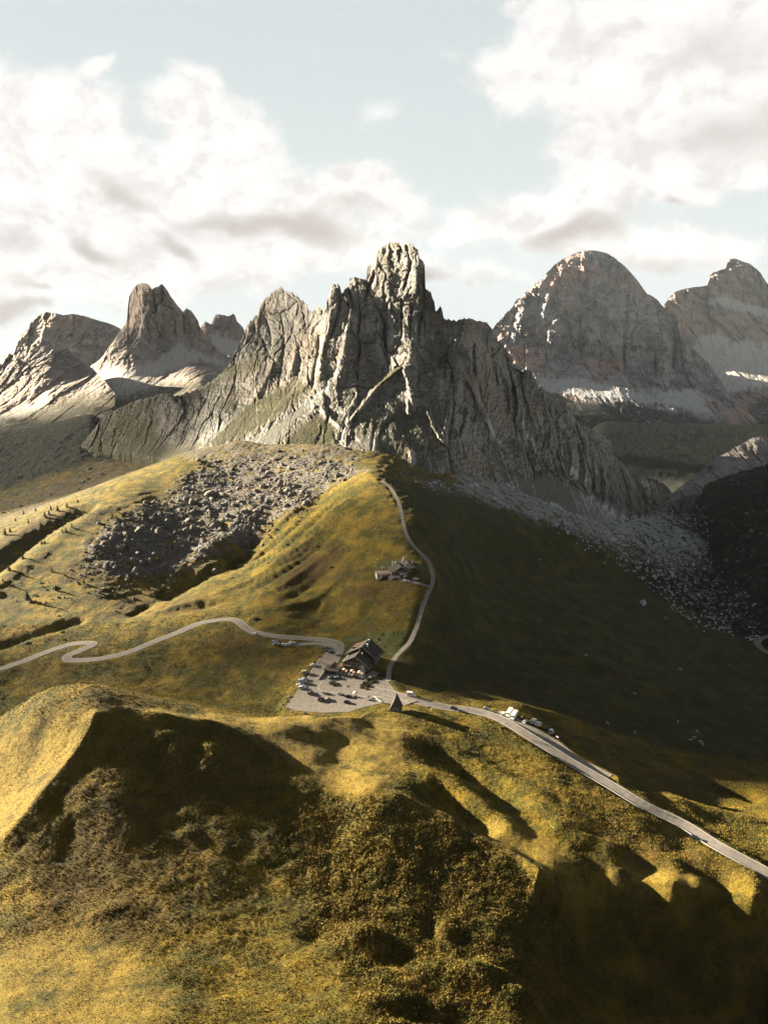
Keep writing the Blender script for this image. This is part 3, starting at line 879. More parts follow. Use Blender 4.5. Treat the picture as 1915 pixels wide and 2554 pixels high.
# --- the central peak with its long left-hand ridge
SKY_G = [(170, 1150), (215, 1095), (255, 1045), (300, 1018), (340, 1000), (380, 990), (405, 982), (430, 985), (445, 988), (475, 978), (500, 968), (530, 948), (550, 933), (562, 920), (575, 908), (583, 885)] + z2(
    (90, 690), (112, 640), (133, 600), (145, 560), (175, 525), (210, 490), (222, 450), (240, 420), (262, 395), (290, 375), (315, 360), (322, 346), (345, 347), (350, 362), (375, 368), (400, 376), (425, 395), (440, 412),
    (460, 428), (480, 442), (482, 478), (515, 480), (520, 460), (535, 453), (560, 462), (575, 462), (590, 410), (600, 380), (612, 350), (625, 333), (645, 330), (660, 345), (668, 378), (676, 375), (690, 350), (708, 346), (710, 300), (735, 294), (765, 300),
    (803, 306), (812, 236), (822, 226), (835, 232), (845, 224), (857, 222), (862, 160), (868, 138), (885, 130), (905, 115), (930, 103), (965, 100), (988, 106), (999, 126), (1004, 112), (1020, 106), (1050, 109), (1075, 128), (1090, 145), (1095, 180),
    (1108, 200), (1125, 220), (1129, 250), (1122, 290), (1120, 345), (1140, 362), (1160, 375), (1172, 420), (1181, 432), (1184, 478), (1198, 476), (1210, 448), (1222, 475), (1230, 516), (1265, 524), (1300, 532), (1330, 522), (1362, 517), (1395, 526), (1430, 535),
    (1470, 548), (1490, 570), (1502, 592), (1510, 622), (1535, 640), (1560, 670), (1585, 705), (1603, 730), (1612, 770), (1640, 775), (1655, 790)) + z3(
    (270, 690), (285, 705), (315, 712), (330, 750), (350, 742), (375, 748), (400, 790), (412, 828), (435, 832), (455, 858), (480, 870), (505, 868), (525, 878), (560, 900), (575, 960), (600, 990), (625, 1020), (650, 1045), (690, 1062), (740, 1088), (800, 1120),
    (825, 1160), (835, 1210), (860, 1240), (885, 1272), (930, 1300), (990, 1322), (1060, 1340), (1110, 1372), (1140, 1420), (1160, 1470), (1210, 1520))
BASE_G = [(170, 1165), (255, 1140), (330, 1135), (400, 1150), (480, 1165), (560, 1172), (640, 1178), (720, 1185), (800, 1195), (880, 1212), (940, 1218), (1000, 1228), (1080, 1240), (1200, 1262), (1300, 1290), (1400, 1320), (1500, 1345), (1600, 1360), (1720, 1350)]
YC_G = [(945, 630, 1105), (1045, 630, 1052), (940, 720, 1098), (1050, 720, 1045), (880, 720, 1130), (830, 730, 1120), (800, 800, 1110), (700, 730, 1260), (640, 790, 1270), (600, 850, 1240), (560, 930, 1230), (760, 780, 1170),
        (930, 880, 1062), (1030, 880, 1005), (985, 960, 985), (985, 1040, 915), (985, 1100, 850), (950, 1180, 760), (1050, 1210, 745), (940, 1225, 715), (900, 1150, 790),
        (1100, 800, 1060), (1170, 800, 1030), (1110, 900, 1035), (1180, 900, 1000), (1150, 1000, 985), (1150, 1100, 905), (1150, 1180, 835), (1160, 1250, 775),
        (1200, 830, 1120), (1240, 860, 1170), (1210, 950, 1085), (1260, 1000, 1110), (1300, 1100, 1040), (1300, 1180, 950), (1320, 1290, 830),
        (1340, 950, 1190), (1400, 1000, 1200), (1450, 1100, 1170), (1480, 1180, 1090), (1500, 1290, 960), (1500, 1345, 880), (1600, 1200, 1260), (1650, 1260, 1210), (1680, 1330, 1060),
        (850, 850, 1070), (850, 950, 1010), (820, 1050, 930), (840, 1140, 830), (830, 1200, 780), (750, 850, 1140), (740, 950, 1060), (700, 1050, 970), (700, 1120, 880), (700, 1185, 815),
        (650, 880, 1190), (640, 950, 1130), (600, 1000, 1110), (560, 1030, 1090), (600, 1110, 950), (600, 1170, 860), (480, 990, 1240), (420, 1000, 1250), (400, 1080, 1190), (480, 1100, 1070), (450, 1150, 980), (350, 1120, 1150), (270, 1050, 1300), (270, 1130, 1200), (190, 1130, 1260)]
ST_G = []
for pts, a, w in [
    ([(1000, 110), (987, 160), (984, 215)], -14, 2.2), ([(1055, 195), (1040, 260), (1022, 320), (1005, 375)], -12, 3), ([(868, 465), (895, 540), (905, 620), (915, 700), (935, 790)], -16, 3.5),
    ([(998, 390), (1000, 470), (998, 560), (1000, 640)], -11, 2.2), ([(1062, 420), (1052, 500), (1045, 580), (1048, 640)], -10, 2.4), ([(665, 385), (655, 470), (630, 560), (600, 640)], -14, 4),
    ([(855, 250), (835, 310), (812, 360), (800, 430)], -14, 4), ([(752, 400), (768, 480), (765, 560), (750, 640)], -12, 3.5), ([(705, 350), (720, 420), (735, 470)], -10, 3),
    ([(770, 600), (765, 700), (750, 800), (755, 880)], -12, 3.5), ([(1110, 490), (1090, 580), (1085, 660)], -9, 3), ([(545, 600), (540, 700), (520, 800), (505, 920)], -10, 4),
    ([(1225, 560), (1215, 680), (1200, 800)], -6, 4), ([(1290, 960), (1270, 1080), (1260, 1170)], -12, 4), ([(1000, 640), (960, 700), (930, 720)], -7, 3), ([(640, 880), (700, 900), (760, 890), (820, 900)], -6, 3),
    ([(350, 620), (345, 720), (330, 830), (320, 920)], -7, 4), ([(230, 620), (260, 720), (240, 850)], -7, 4), ([(850, 1090), (840, 1180), (830, 1260)], -8, 3), ([(1150, 950), (1170, 1050), (1200, 1150)], -8, 4),
    ([(1480, 640), (1500, 760), (1520, 900)], -10, 5), ([(1400, 600), (1390, 760), (1420, 900), (1460, 1040), (1530, 1200)], -12, 6), ([(1560, 700), (1600, 860), (1640, 1000)], -10, 5)]:
    ST_G.append((z2(*pts), a, w, 'g'))
for pts, a, w in [
    ([(690, 1110), (780, 1000), (860, 900), (940, 830), (1015, 770)], 13, 5), ([(1000, 780), (1040, 900), (1060, 1020)], 9, 6), ([(930, 250), (925, 350), (935, 440)], 9, 13), ([(1075, 200), (1080, 300), (1070, 400)], 8, 9),
    ([(810, 500), (800, 640), (790, 780), (780, 880)], 11, 9), ([(700, 520), (690, 640), (670, 760), (650, 880)], 11, 9), ([(600, 440), (590, 560), (560, 680), (540, 860)], 10, 9), ([(1270, 560), (1310, 700), (1315, 850), (1280, 1000), (1230, 1160)], 13, 12),
    ([(1150, 560), (1180, 700), (1200, 850), (1180, 1000)], 8, 12), ([(430, 620), (410, 720), (370, 880)], 9, 8), ([(950, 520), (955, 640), (950, 760)], 8, 8), ([(1340, 820), (1400, 930), (1460, 1060), (1500, 1180)], 14, 7),
    ([(1370, 1000), (1350, 1100), (1320, 1200)], 10, 7), ([(330, 700), (250, 850), (160, 1000)], 8, 8), ([(1030, 960), (1040, 1060)], 8, 4), ([(550, 1000), (620, 1080), (680, 1120)], 8, 6), ([(1600, 800), (1640, 920), (1650, 1060)], 9, 8),
    ([(1050, 1230), (1055, 1290), (1045, 1350)], 9, 6), ([(640, 1210), (660, 1240)], 7, 5)]:
    ST_G.append((z2(*pts), a, w, 'g'))
for k in range(26):      # buttresses stepping down the right-hand ridge
    x = 1180 + k * 17 + RNG.uniform(-4, 4); y = np.interp(x, [1180, 1250, 1350, 1450, 1560], [850, 920, 1010, 1110, 1210])
    ST_G.append(([(x, y + 5), (x + 8, y + 60), (x + 2, y + 110)], RNG.uniform(-10, 11), RNG.uniform(3, 7), 'g'))
AR_G = [('green', [(160, 1185), (200, 1110), (260, 1045), (330, 1008), (392, 985), (402, 1050), (385, 1105), (425, 1140), (500, 1185)], 7, .85),
        ('scree', z2((620, 860), (560, 930), (440, 1060), (330, 1180), (230, 1260), (40, 1270), (60, 1230), (200, 1160), (330, 1080), (440, 1000), (530, 930)), 5, 1.0),
        ('scree', z2((150, 980), (100, 1060), (-20, 1160), (-60, 1230), (-100, 1230), (0, 1120), (80, 1030)), 4, .9),
        ('green', z2((500, 900), (400, 990), (280, 1080), (100, 1180), (-90, 1230), (-20, 1150), (60, 1080), (170, 980), (300, 920), (420, 850)), 6, .95),
        ('green', z2((640, 1130), (540, 1040), (480, 1090), (380, 1180), (370, 1300), (460, 1290), (560, 1250), (620, 1190)), 5, .95),
        ('green', z2((0, 790), (120, 750), (230, 730), (240, 790), (120, 830), (-20, 870), (-60, 850)), 6, .75),
        ('green', [(430, 992), (470, 985), (520, 962), (550, 945), (540, 965), (490, 990), (440, 1000)], 4, .9),
        ('green', z2((860, 880), (930, 810), (1010, 765), (1000, 790), (940, 850), (880, 900)), 2, .9),
        ('green', [(255, 1100), (330, 1105), (400, 1110), (480, 1120), (500, 1180), (255, 1160)], 8, .9),
        ('scree', [(820, 1150), (900, 1090), (935, 1080), (960, 1160), (1000, 1190), (1060, 1215), (1100, 1235), (1060, 1250), (820, 1240)], 6, .75),
        ('scree', z3((230, 1340), (300, 1310), (370, 1340), (450, 1310), (560, 1360), (700, 1420), (800, 1480), (900, 1540), (1000, 1600), (230, 1560)), 6, .95),
        ('scree', z3((150, 1000), (190, 1080), (230, 1150), (215, 1160), (170, 1100), (140, 1020)), 3, .8), ('scree', z3((330, 1000), (370, 1100), (430, 1180), (440, 1220), (400, 1190), (350, 1100), (320, 1030)), 3, .8),
        ('scree', z3((560, 1230), (620, 1290), (690, 1340), (650, 1350), (590, 1310), (550, 1260)), 4, .8), ('scree', z3((960, 1330), (1060, 1360), (1130, 1420), (1150, 1480), (1080, 1460), (1000, 1400)), 4, .8)]
mountain('mountain_central_peak', SKY_G, BASE_G, YC_G, M_GUS, 1.7, 1.7, 1.4, cliff(30, 11, 101, .2), AR_G, ST_G, seed=3, lower=.86, ledge=.8, lower_max=.31, wob=.45, spikes=7.0)

# --- mountains on the left
mountain('mountain_far_dome', z1((-120, 900), (20, 830), (75, 765), (92, 715), (110, 670), (135, 645), (160, 620), (185, 580), (215, 550), (245, 530), (280, 517), (330, 525), (380, 536), (430, 527), (500, 540), (560, 560), (600, 572), (640, 582), (680, 598), (712, 615), (760, 680), (860, 780)),
         z1((-120, 1060), (860, 1060)), [(30, 900, 4000), (120, 780, 4300), (200, 790, 4300), (300, 820, 4300), (100, 850, 4100), (100, 1000, 3600), (330, 1000, 3700)], M_LEFT, 2.2, 2.2, 1.2,
         cliff(110, 48, 201, .3), [('scree', z1((200, 640), (330, 700), (470, 740), (430, 760), (300, 690)), 5, .8)], seed=11, lower=.5)
mountain('mountain_small_towers', z1((1120, 720), (1165, 640), (1195, 600), (1215, 572), (1232, 580), (1250, 592), (1262, 560), (1275, 534), (1300, 530), (1320, 534), (1340, 542), (1360, 538), (1380, 527), (1392, 540), (1402, 575), (1420, 590), (1440, 612), (1450, 650), (1500, 740)),
         z1((1120, 860), (1500, 900)), [(480, 820, 4300), (560, 790, 4400), (620, 820, 4300), (480, 920, 3900), (620, 930, 3900)], M_LEFT, 2.0, 2.0, 1.2,
         cliff(75, 34, 231, .2), [('scree', z1((1240, 650), (1290, 640), (1400, 690), (1430, 800), (1300, 780), (1250, 720)), 4, 1.0)], seed=12)
mountain('mountain_square_tower', z1((420, 930), (520, 850), (590, 800), (620, 762), (645, 725), (665, 700), (700, 640), (740, 592), (752, 570), (757, 500), (765, 425), (780, 395), (798, 368), (820, 350), (842, 345), (870, 350), (885, 362), (897, 382), (915, 372), (935, 368), (955, 350), (970, 362), (992, 392),
          (1010, 425), (1032, 452), (1050, 478), (1070, 500), (1084, 518), (1092, 505), (1105, 493), (1118, 505), (1132, 510), (1150, 535), (1172, 568), (1180, 602), (1205, 640), (1240, 680), (1268, 720), (1300, 745), (1330, 770), (1370, 790), (1440, 850), (1520, 930)),
         z1((420, 1260), (800, 1260), (1100, 1200), (1520, 1130)), [(200, 940, 2600), (260, 870, 2650), (322, 740, 2880), (350, 710, 2790), (375, 720, 2730), (402, 720, 2790), (440, 770, 2830), (318, 800, 2850), (360, 800, 2720), (400, 850, 2730), (470, 790, 2850), (520, 880, 2800), (300, 880, 2560), (400, 920, 2500), (500, 920, 2500), (300, 960, 2250), (400, 980, 2150), (500, 960, 2200), (250, 1080, 1800), (400, 1090, 1700), (500, 1060, 1800), (620, 960, 2500), (620, 1040, 2000)],
         M_LEFT, 1.8, 1.8, 1.4, cliff(48, 20, 251, .25),
         [('scree', z1((1065, 680), (1000, 750), (940, 800), (830, 830), (640, 850), (540, 900), (420, 1000), (380, 1090), (560, 1100), (760, 980), (900, 900), (1060, 850), (1180, 800), (1300, 830), (1350, 820), (1200, 760), (1120, 740)), 5, 1.0),
          ('scree', z1((500, 1130), (620, 1140), (740, 1180), (740, 1240), (480, 1220)), 6, .8), ('scree', z1((400, 1100), (620, 1020), (900, 930), (1100, 900), (1080, 930), (860, 1000), (600, 1080), (420, 1160)), 5, .8),
          ('green', z1((420, 1000), (560, 1060), (760, 1010), (980, 930), (1160, 930), (1240, 930), (1160, 1010), (900, 1100), (700, 1160), (420, 1200)), 8, .8)],
         [(z1((905, 385), (915, 460), (925, 530)), -22, 3.0, 'g'), (z1((1082, 520), (1085, 600), (1090, 660)), -16, 3, 'g'), (z1((840, 380), (835, 470), (800, 560)), 14, 8, 'g'), (z1((1110, 520), (1130, 580), (1150, 640)), 12, 6, 'g'),
          (z1((870, 540), (880, 640), (880, 740)), -12, 3, 'g'), (z1((780, 760), (790, 840)), 14, 6, 'g')], seed=13, lower=.8)
mountain('mountain_left_crag', z1((-160, 930), (-60, 840), (0, 815), (12, 825), (22, 795), (32, 768), (60, 762), (90, 772), (140, 800), (168, 806), (185, 770), (205, 742), (240, 728), (275, 712), (300, 708), (325, 698), (360, 712), (385, 722), (410, 745), (432, 765), (460, 785), (482, 805), (505, 828), (530, 835), (600, 900), (680, 1000)),
         z1((-160, 1320), (200, 1290), (680, 1230)), [(0, 900, 2250), (120, 860, 2350), (220, 920, 2250), (60, 990, 1980), (150, 980, 1980), (250, 980, 1950), (0, 1100, 1560), (150, 1090, 1620), (280, 1070, 1650), (-60, 950, 2150)], M_LEFT, 1.8, 1.8, 1.4,
         cliff(42, 18, 271, .2), [('scree', z1((190, 930), (150, 1030), (60, 1100), (-160, 1180), (-160, 1240), (60, 1200), (220, 1120), (330, 1080), (280, 1060), (300, 950), (240, 1000), (220, 1060), (170, 1060)), 5, .85),
          ('green', z1((-160, 1230), (60, 1150), (300, 1060), (500, 1000), (700, 1010), (700, 1300), (-160, 1330)), 8, .9)], seed=14, lower=.8)

# --- mountains on the right
mountain('mountain_great_wall', z3((-60, 830), (60, 660), (170, 520), (190, 492), (212, 470), (245, 432), (280, 400), (292, 370), (305, 358), (325, 352), (342, 330), (370, 300), (400, 275), (440, 250), (452, 228), (480, 200), (500, 178), (522, 160), (550, 142), (582, 130), (610, 112), (640, 104), (680, 98), (720, 96),
          (760, 104), (785, 112), (820, 130), (850, 155), (880, 178), (902, 202), (935, 238), (962, 272), (985, 305), (1002, 330), (1035, 345), (1062, 366), (1080, 388), (1095, 405), (1130, 402), (1150, 420), (1166, 450), (1170, 520), (1195, 555), (1222, 590), (1255, 630), (1292, 662), (1330, 700), (1380, 770), (1450, 880), (1600, 1020)),
         z3((-60, 960), (400, 1010), (900, 1050), (1300, 1080), (1600, 1120)), [(1150, 850, 6780), (1220, 830, 6700), (1300, 750, 6820), (1480, 640, 7000), (1600, 750, 6760), (1680, 780, 6650), (1480, 750, 6750), (1400, 800, 6640), (1480, 850, 6480), (1350, 900, 6420), (1500, 940, 6250), (1650, 950, 6220), (1700, 850, 6520), (1780, 920, 6600), (1300, 990, 5700), (1500, 1010, 5600), (1700, 1040, 5600), (1850, 1070, 5700), (1150, 980, 5900)],
         M_TOF, 2.0, 2.0, 1.0, cliff(150, 54, 301, .7),
         [('scree', z3((400, 770), (520, 790), (620, 780), (760, 820), (900, 850), (1030, 870), (1160, 850), (1280, 850), (1330, 950), (1390, 1010), (1250, 960), (1100, 930), (960, 930), (800, 900), (600, 880), (440, 860)), 4, .85),
          ('green', z3((-60, 900), (440, 880), (700, 910), (900, 920), (1100, 960), (1300, 1000), (1600, 1080), (1600, 1160), (-60, 1160)), 7, .95)],
         [(z3((640, 200), (640, 300), (650, 400)), -45, 4, 'g'), (z3((430, 330), (400, 450), (380, 600)), -40, 5, 'g'), (z3((900, 300), (900, 450), (880, 600), (880, 760)), -50, 5, 'g'), (z3((1160, 520), (1150, 620), (1140, 760)), -70, 5, 'g'),
          (z3((1040, 560), (1050, 680), (1050, 800)), -45, 4, 'g'), (z3((650, 430), (640, 560), (660, 700)), -40, 5, 'g'), (z3((740, 180), (730, 300), (740, 380)), 40, 12, 'g'), (z3((1100, 480), (1100, 640), (1090, 800)), 50, 14, 'g'),
          (z3((560, 160), (480, 320), (430, 500)), 40, 8, 'g'), (z3((590, 230), (605, 265), (600, 290)), -40, 7, 'g'), (z3((300, 400), (270, 520), (250, 620)), -30, 5, 'g')], seed=15, lower=.9, skirt=350)
mountain('mountain_snowy_massif', z3((1040, 520), (1090, 400), (1110, 372), (1130, 342), (1155, 322), (1182, 310), (1215, 303), (1250, 296), (1290, 292), (1322, 286), (1330, 255), (1342, 232), (1365, 215), (1392, 206), (1430, 192), (1436, 165), (1448, 147), (1470, 140), (1495, 145), (1522, 157), (1550, 165), (1572, 177),
          (1592, 195), (1612, 212), (1630, 240), (1650, 272), (1720, 330), (1800, 300), (1900, 380), (2050, 560), (2200, 700)),
         z3((1040, 980), (1500, 1070), (2200, 1070)), [(1650, 780, 8400), (1850, 650, 9200), (1900, 760, 8900), (1750, 800, 8500), (1800, 850, 8100), (1900, 850, 8200), (1750, 920, 7500), (1900, 940, 7300), (1750, 1030, 6300), (1900, 1040, 6200), (2100, 750, 9000), (2100, 900, 7800), (2100, 1050, 6200)],
         M_MAS, 2.0, 2.0, 1.2, cliff(170, 75, 331, .9),
         [('scree', z3((1280, 560), (1390, 540), (1480, 600), (1550, 560), (1600, 620), (1700, 560), (1800, 640), (1800, 800), (1600, 840), (1400, 880), (1330, 800), (1300, 700), (1250, 620)), 5, .9), ('scree', z3((1330, 380), (1400, 340), (1560, 380), (1680, 420), (1680, 460), (1560, 440), (1440, 400)), 5, .8),
          ('scree', z3((1530, 1030), (1600, 960), (1700, 900), (1700, 950), (1640, 990)), 4, .8), ('green', z3((1040, 900), (1300, 920), (1430, 960), (1520, 1000), (1600, 900), (1750, 880), (2200, 900), (2200, 1080), (1040, 1080)), 8, .9)], seed=16, lower=.9, skirt=350)
mountain('rocky_crest', z3((1120, 1420), (1200, 1362), (1245, 1325), (1292, 1290), (1330, 1262), (1372, 1222), (1410, 1200), (1452, 1182), (1478, 1160), (1500, 1152), (1540, 1130), (1572, 1110), (1600, 1104), (1626, 1103), (1645, 1130), (1700, 1180), (1780, 1200), (1900, 1300), (2000, 1380)),
         z3((1120, 1470), (1250, 1420), (1400, 1400), (1560, 1390), (2000, 1480)), [(1700, 1190, 1120), (1800, 1130, 1140), (1890, 1095, 1160), (1720, 1240, 1060), (1800, 1200, 1060), (1890, 1180, 1080), (1850, 1240, 1000), (2000, 1180, 1130), (2000, 1260, 1000)],
         rock_material('pale_rock', (0.24, 0.225, 0.21), (0.30, 0.25, 0.20), (0.42, 0.39, 0.35), (0.12, 0.11, 0.10), 1.0), 2.0, 2.0, 1.5, cliff(26, 9, 361, .1), seed=17)

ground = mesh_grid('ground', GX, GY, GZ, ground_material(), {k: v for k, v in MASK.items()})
# ------------------------------------------------------------------ builders for things
def simple_mat(name, col, rough=0.6, spec=0.3, metal=0.0, var=0.0, scale=1.0, alpha=None):
    m, T, b = new_mat(name, rough, spec)
    b.inputs['Metallic'].default_value = metal
    if var:
        pos = T.n('ShaderNodeTexCoord').outputs['Object']
        n = T.noise(pos, scale, 4, .65)
        c = T.mix(T.ramp(n, .35, .65), tuple(k * (1 - var) for k in col), tuple(min(1, k * (1 + var)) for k in col))
        link(T, c, b.inputs['Base Color'])
    else:
        b.inputs['Base Color'].default_value = tuple(col) + (1,)
    return m


def smp(x, y):
    return float(sample(GZ, x, y))


def ground_at(px, py):
    x, y, _ = hit(GZ, px, py)
    return x, y, smp(x, y)


def tag(o, label=None, cat=None, group=None, kind=None):
    if label: o['label'] = label
    if cat: o['category'] = cat
    if group: o['group'] = group
    if kind: o['kind'] = kind
    return o


def thing(name, label, cat, loc=(0, 0, 0), rz=0.0, group=None):
    o = bpy.data.objects.new(name, None)
    o.empty_display_size = 0.5
    COL.objects.link(o)
    o.location = loc
    o.rotation_euler = (0, 0, rz)
    return tag(o, label, cat, group)


class MB:
    """collects boxes, prisms, tubes and polygons into one mesh"""
    def __init__(self):
        self.v, self.f = [], []

    def add(self, vs, fs):
        k = len(self.v)
        self.v += [tuple(p) for p in vs]
        self.f += [tuple(i + k for i in f) for f in fs]
        return self

    def box(self, x0, y0, z0, x1, y1, z1, M=None):
        vs = [(x0, y0, z0), (x1, y0, z0), (x1, y1, z0), (x0, y1, z0), (x0, y0, z1), (x1, y0, z1), (x1, y1, z1), (x0, y1, z1)]
        if M is not None:
            vs = [tuple(M @ Vector(p)) for p in vs]
        return self.add(vs, [(0, 3, 2, 1), (4, 5, 6, 7), (0, 1, 5, 4), (1, 2, 6, 5), (2, 3, 7, 6), (3, 0, 4, 7)])

    def cbox(self, cx, cy, cz, sx, sy, sz, M=None):
        return self.box(cx - sx / 2, cy - sy / 2, cz - sz / 2, cx + sx / 2, cy + sy / 2, cz + sz / 2, M)

    def tube(self, a, b, r0, r1=None, n=8, cap=True):
        r1 = r0 if r1 is None else r1
        a, b = Vector(a), Vector(b)
        d = (b - a).normalized()
        u = d.cross(Vector((0, 0, 1)) if abs(d.z) < .9 else Vector((1, 0, 0))).normalized()
        w = d.cross(u)
        vs = []
        for p, r in ((a, r0), (b, r1)):
            for i in range(n):
                t = 2 * math.pi * i / n
                vs.append(p + u * math.cos(t) * r + w * math.sin(t) * r)
        fs = [(i, i + n, (i + 1) % n + n, (i + 1) % n) for i in range(n)]
        if cap:
            fs += [tuple(range(n)), tuple(range(2 * n - 1, n - 1, -1))]
        return self.add(vs, fs)

    def prism(self, prof, x0, x1, inset=None):
        """side profile (y, z) extruded along x; inset(z) narrows the sides"""
        n = len(prof)
        ins = inset or (lambda z: 0)
        vs = [(x0 + ins(z), y, z) for y, z in prof] + [(x1 - ins(z), y, z) for y, z in prof]
        fs = [tuple(range(n - 1, -1, -1)), tuple(range(n, 2 * n))] + [(i, (i + 1) % n, (i + 1) % n + n, i + n) for i in range(n)]
        return self.add(vs, fs)

    def roof_plane(self, a, b, c, d, t):
        """a thick quad: four corners and a thickness downwards"""
        vs = [a, b, c, d] + [(p[0], p[1], p[2] - t) for p in (a, b, c, d)]
        return self.add(vs, [(0, 1, 2, 3), (7, 6, 5, 4), (0, 4, 5, 1), (1, 5, 6, 2), (2, 6, 7, 3), (3, 7, 4, 0)])

    def build(self, name, mat, parent=None, bevel=0.0, smooth_=False):
        me = bpy.data.meshes.new(name)
        me.from_pydata(self.v, [], self.f)
        bm = bmesh.new(); bm.from_mesh(me)
        bmesh.ops.recalc_face_normals(bm, faces=bm.faces)
        if bevel:
            bmesh.ops.bevel(bm, geom=list(bm.edges), offset=bevel, segments=1, affect='EDGES', clamp_overlap=True)
        bm.to_mesh(me); bm.free()
        if smooth_:
            me.polygons.foreach_set('use_smooth', [True] * len(me.polygons))
        me.materials.append(mat)
        o = bpy.data.objects.new(name, me)
        COL.objects.link(o)
        if parent is not None:
            o.parent = parent
        return o


def copy_tree(o, parent=None):
    c = o.copy()
    COL.objects.link(c)
    if parent is not None:
        c.parent = parent
    for ch in list(o.children):
        copy_tree(ch, c)
    return c


def recolour(root, part, mat):
    for ch in ([root] if root.type == 'MESH' else []) + list(root.children):
        if ch.name.split('.')[0] == part:
            ch.material_slots[0].link = 'OBJECT'
            ch.material_slots[0].material = mat


# ------------------------------------------------------------------ roads
def strip(name, key, wid, mat, lift=.16, z=None, off=0.0, t0=0.0, t1=1.0, parent=None):
    w, zz, _ = ROADS[key]
    w = [np.array(p[:2]) for p in w]
    n = len(w)
    i0, i1 = int(t0 * (n - 1)), int(t1 * (n - 1))
    vs, fs, al = [], [], []
    L = 0.0
    for i in range(i0, i1 + 1):
        a, b = w[max(i - 1, 0)], w[min(i + 1, n - 1)]
        d = (b - a) / (np.linalg.norm(b - a) + 1e-9)
        nn = np.array([-d[1], d[0]])
        if i > i0:
            L += float(np.linalg.norm(w[i] - w[i - 1]))
        q = [-.5, -.25, .25, .5]
        for k in q:
            p = w[i] + nn * (off + k * wid)
            vs.append((p[0], p[1], max(float(zz[i]), smp(p[0], p[1])) + lift))
            al.append(L)
        if i > i0:
            m = len(vs)
            for j in range(3):
                fs.append((m - 8 + j, m - 7 + j, m - 3 + j, m - 4 + j))
    me = bpy.data.meshes.new(name)
    me.from_pydata(vs, [], fs)
    bm = bmesh.new(); bm.from_mesh(me)
    bmesh.ops.recalc_face_normals(bm, faces=bm.faces)
    if bm.faces and sum(f.normal.z for f in bm.faces) < 0:
        bmesh.ops.reverse_faces(bm, faces=bm.faces)
    bm.to_mesh(me); bm.free()
    at = me.attributes.new('along', 'FLOAT', 'POINT'); at.data.foreach_set('value', al)
    me.materials.append(mat)
    o = bpy.data.objects.new(name, me)
    COL.objects.link(o)
    o['kind'] = 'structure'
    if parent is not None: o.parent = parent
    return o


def road_mat(name, a, b_, steps=False):
    m, T, b = new_mat(name, .9, .2)
    pos = T.n('ShaderNodeNewGeometry').outputs['Position']
    n = T.noise(pos, .35, 6, .7); f = T.noise(pos, 3.0, 3, .7)
    c = T.mix(T.ramp(n, .35, .65), a, b_)
    c = T.mix(T.math('MULTIPLY', T.ramp(f, .5, .7), .3), c, tuple(k * .6 for k in a))
    if steps:
        al = attr(T, 'along')
        s = T.math('SINE', T.math('MULTIPLY', al, 2.6))
        far = T.ramp(al, 175, 190)
        c = T.mix(T.math('MULTIPLY', T.ramp(s, .1, .5), far), c, (0.06, 0.05, 0.04))
    link(T, c, b.inputs['Base Color'])
    return m


M_ROAD = road_mat('asphalt', (0.105, 0.093, 0.082), (0.150, 0.132, 0.115))
M_LOT = road_mat('worn_asphalt', (0.115, 0.100, 0.085), (0.165, 0.143, 0.120))
M_PATH = road_mat('gravel', (0.15, 0.132, 0.108), (0.21, 0.186, 0.155), True)
M_LINE = simple_mat('road_paint', (.42, .40, .37), .8)
strip('road', 'road_left', 6.2, M_ROAD, .16)
strip('road', 'road_right', 6.6, M_ROAD, .16)
strip('road', 'road_far', 6.4, M_ROAD, .2)
for k, o_ in (('road_left', 2.9), ('road_left', -2.9), ('road_right', 3.05), ('road_right', -3.05)):
    strip('edge_line', k, .22, M_LINE, .19, off=o_)
strip('footpath', 'footpath', 3.2, M_PATH, .15)
strip('driveway', 'hut_drive', 5.0, M_LOT, .12)
strip('gravel_verge', 'layby', 6.0, M_PATH, .12)
strip('gravel_verge', 'layby_left', 5.0, M_LOT, .12)
_cp = [hit(GZ, *p)[:2] for p in CARPARK]
me_ = bpy.data.meshes.new('parking_lot')
bm_ = bmesh.new()
bm_.faces.new([bm_.verts.new((x, y, .11)) for x, y in _cp])
bmesh.ops.triangulate(bm_, faces=bm_.faces[:])
bmesh.ops.recalc_face_normals(bm_, faces=bm_.faces)
if sum(f.normal.z for f in bm_.faces) < 0:
    bmesh.ops.reverse_faces(bm_, faces=bm_.faces[:])
bm_.to_mesh(me_); bm_.free()
me_.materials.append(M_LOT)
lot = bpy.data.objects.new('parking_lot', me_); COL.objects.link(lot); lot['kind'] = 'structure'
# painted guide lines in the lot
mb = MB()
for line in ([(838, 1662), (812, 1690), (795, 1712), (800, 1722), (830, 1728), (870, 1732), (920, 1738), (955, 1738)], [(800, 1640), (775, 1675)], [(775, 1678), (765, 1695)]):
    w_ = spline([hit(GZ, *p)[:2] for p in line], 5)
    for a, b in zip(w_[:-1], w_[1:]):
        d = np.array(b) - np.array(a); d /= np.linalg.norm(d) + 1e-9; n_ = np.array([-d[1], d[0]]) * .1
        mb.add([(a[0] - n_[0], a[1] - n_[1], .125), (b[0] - n_[0], b[1] - n_[1], .125), (b[0] + n_[0], b[1] + n_[1], .125), (a[0] + n_[0], a[1] + n_[1], .125)], [(0, 1, 2, 3)])
mb.build('road_marking', M_LINE)['kind'] = 'structure'

# ------------------------------------------------------------------ boulders
M_BOULD = rock_material('boulder_rock', (0.135, 0.122, 0.108), (0.150, 0.125, 0.095), (0.23, 0.21, 0.18), (0.06, 0.054, 0.048), 9.0, bump=.8)


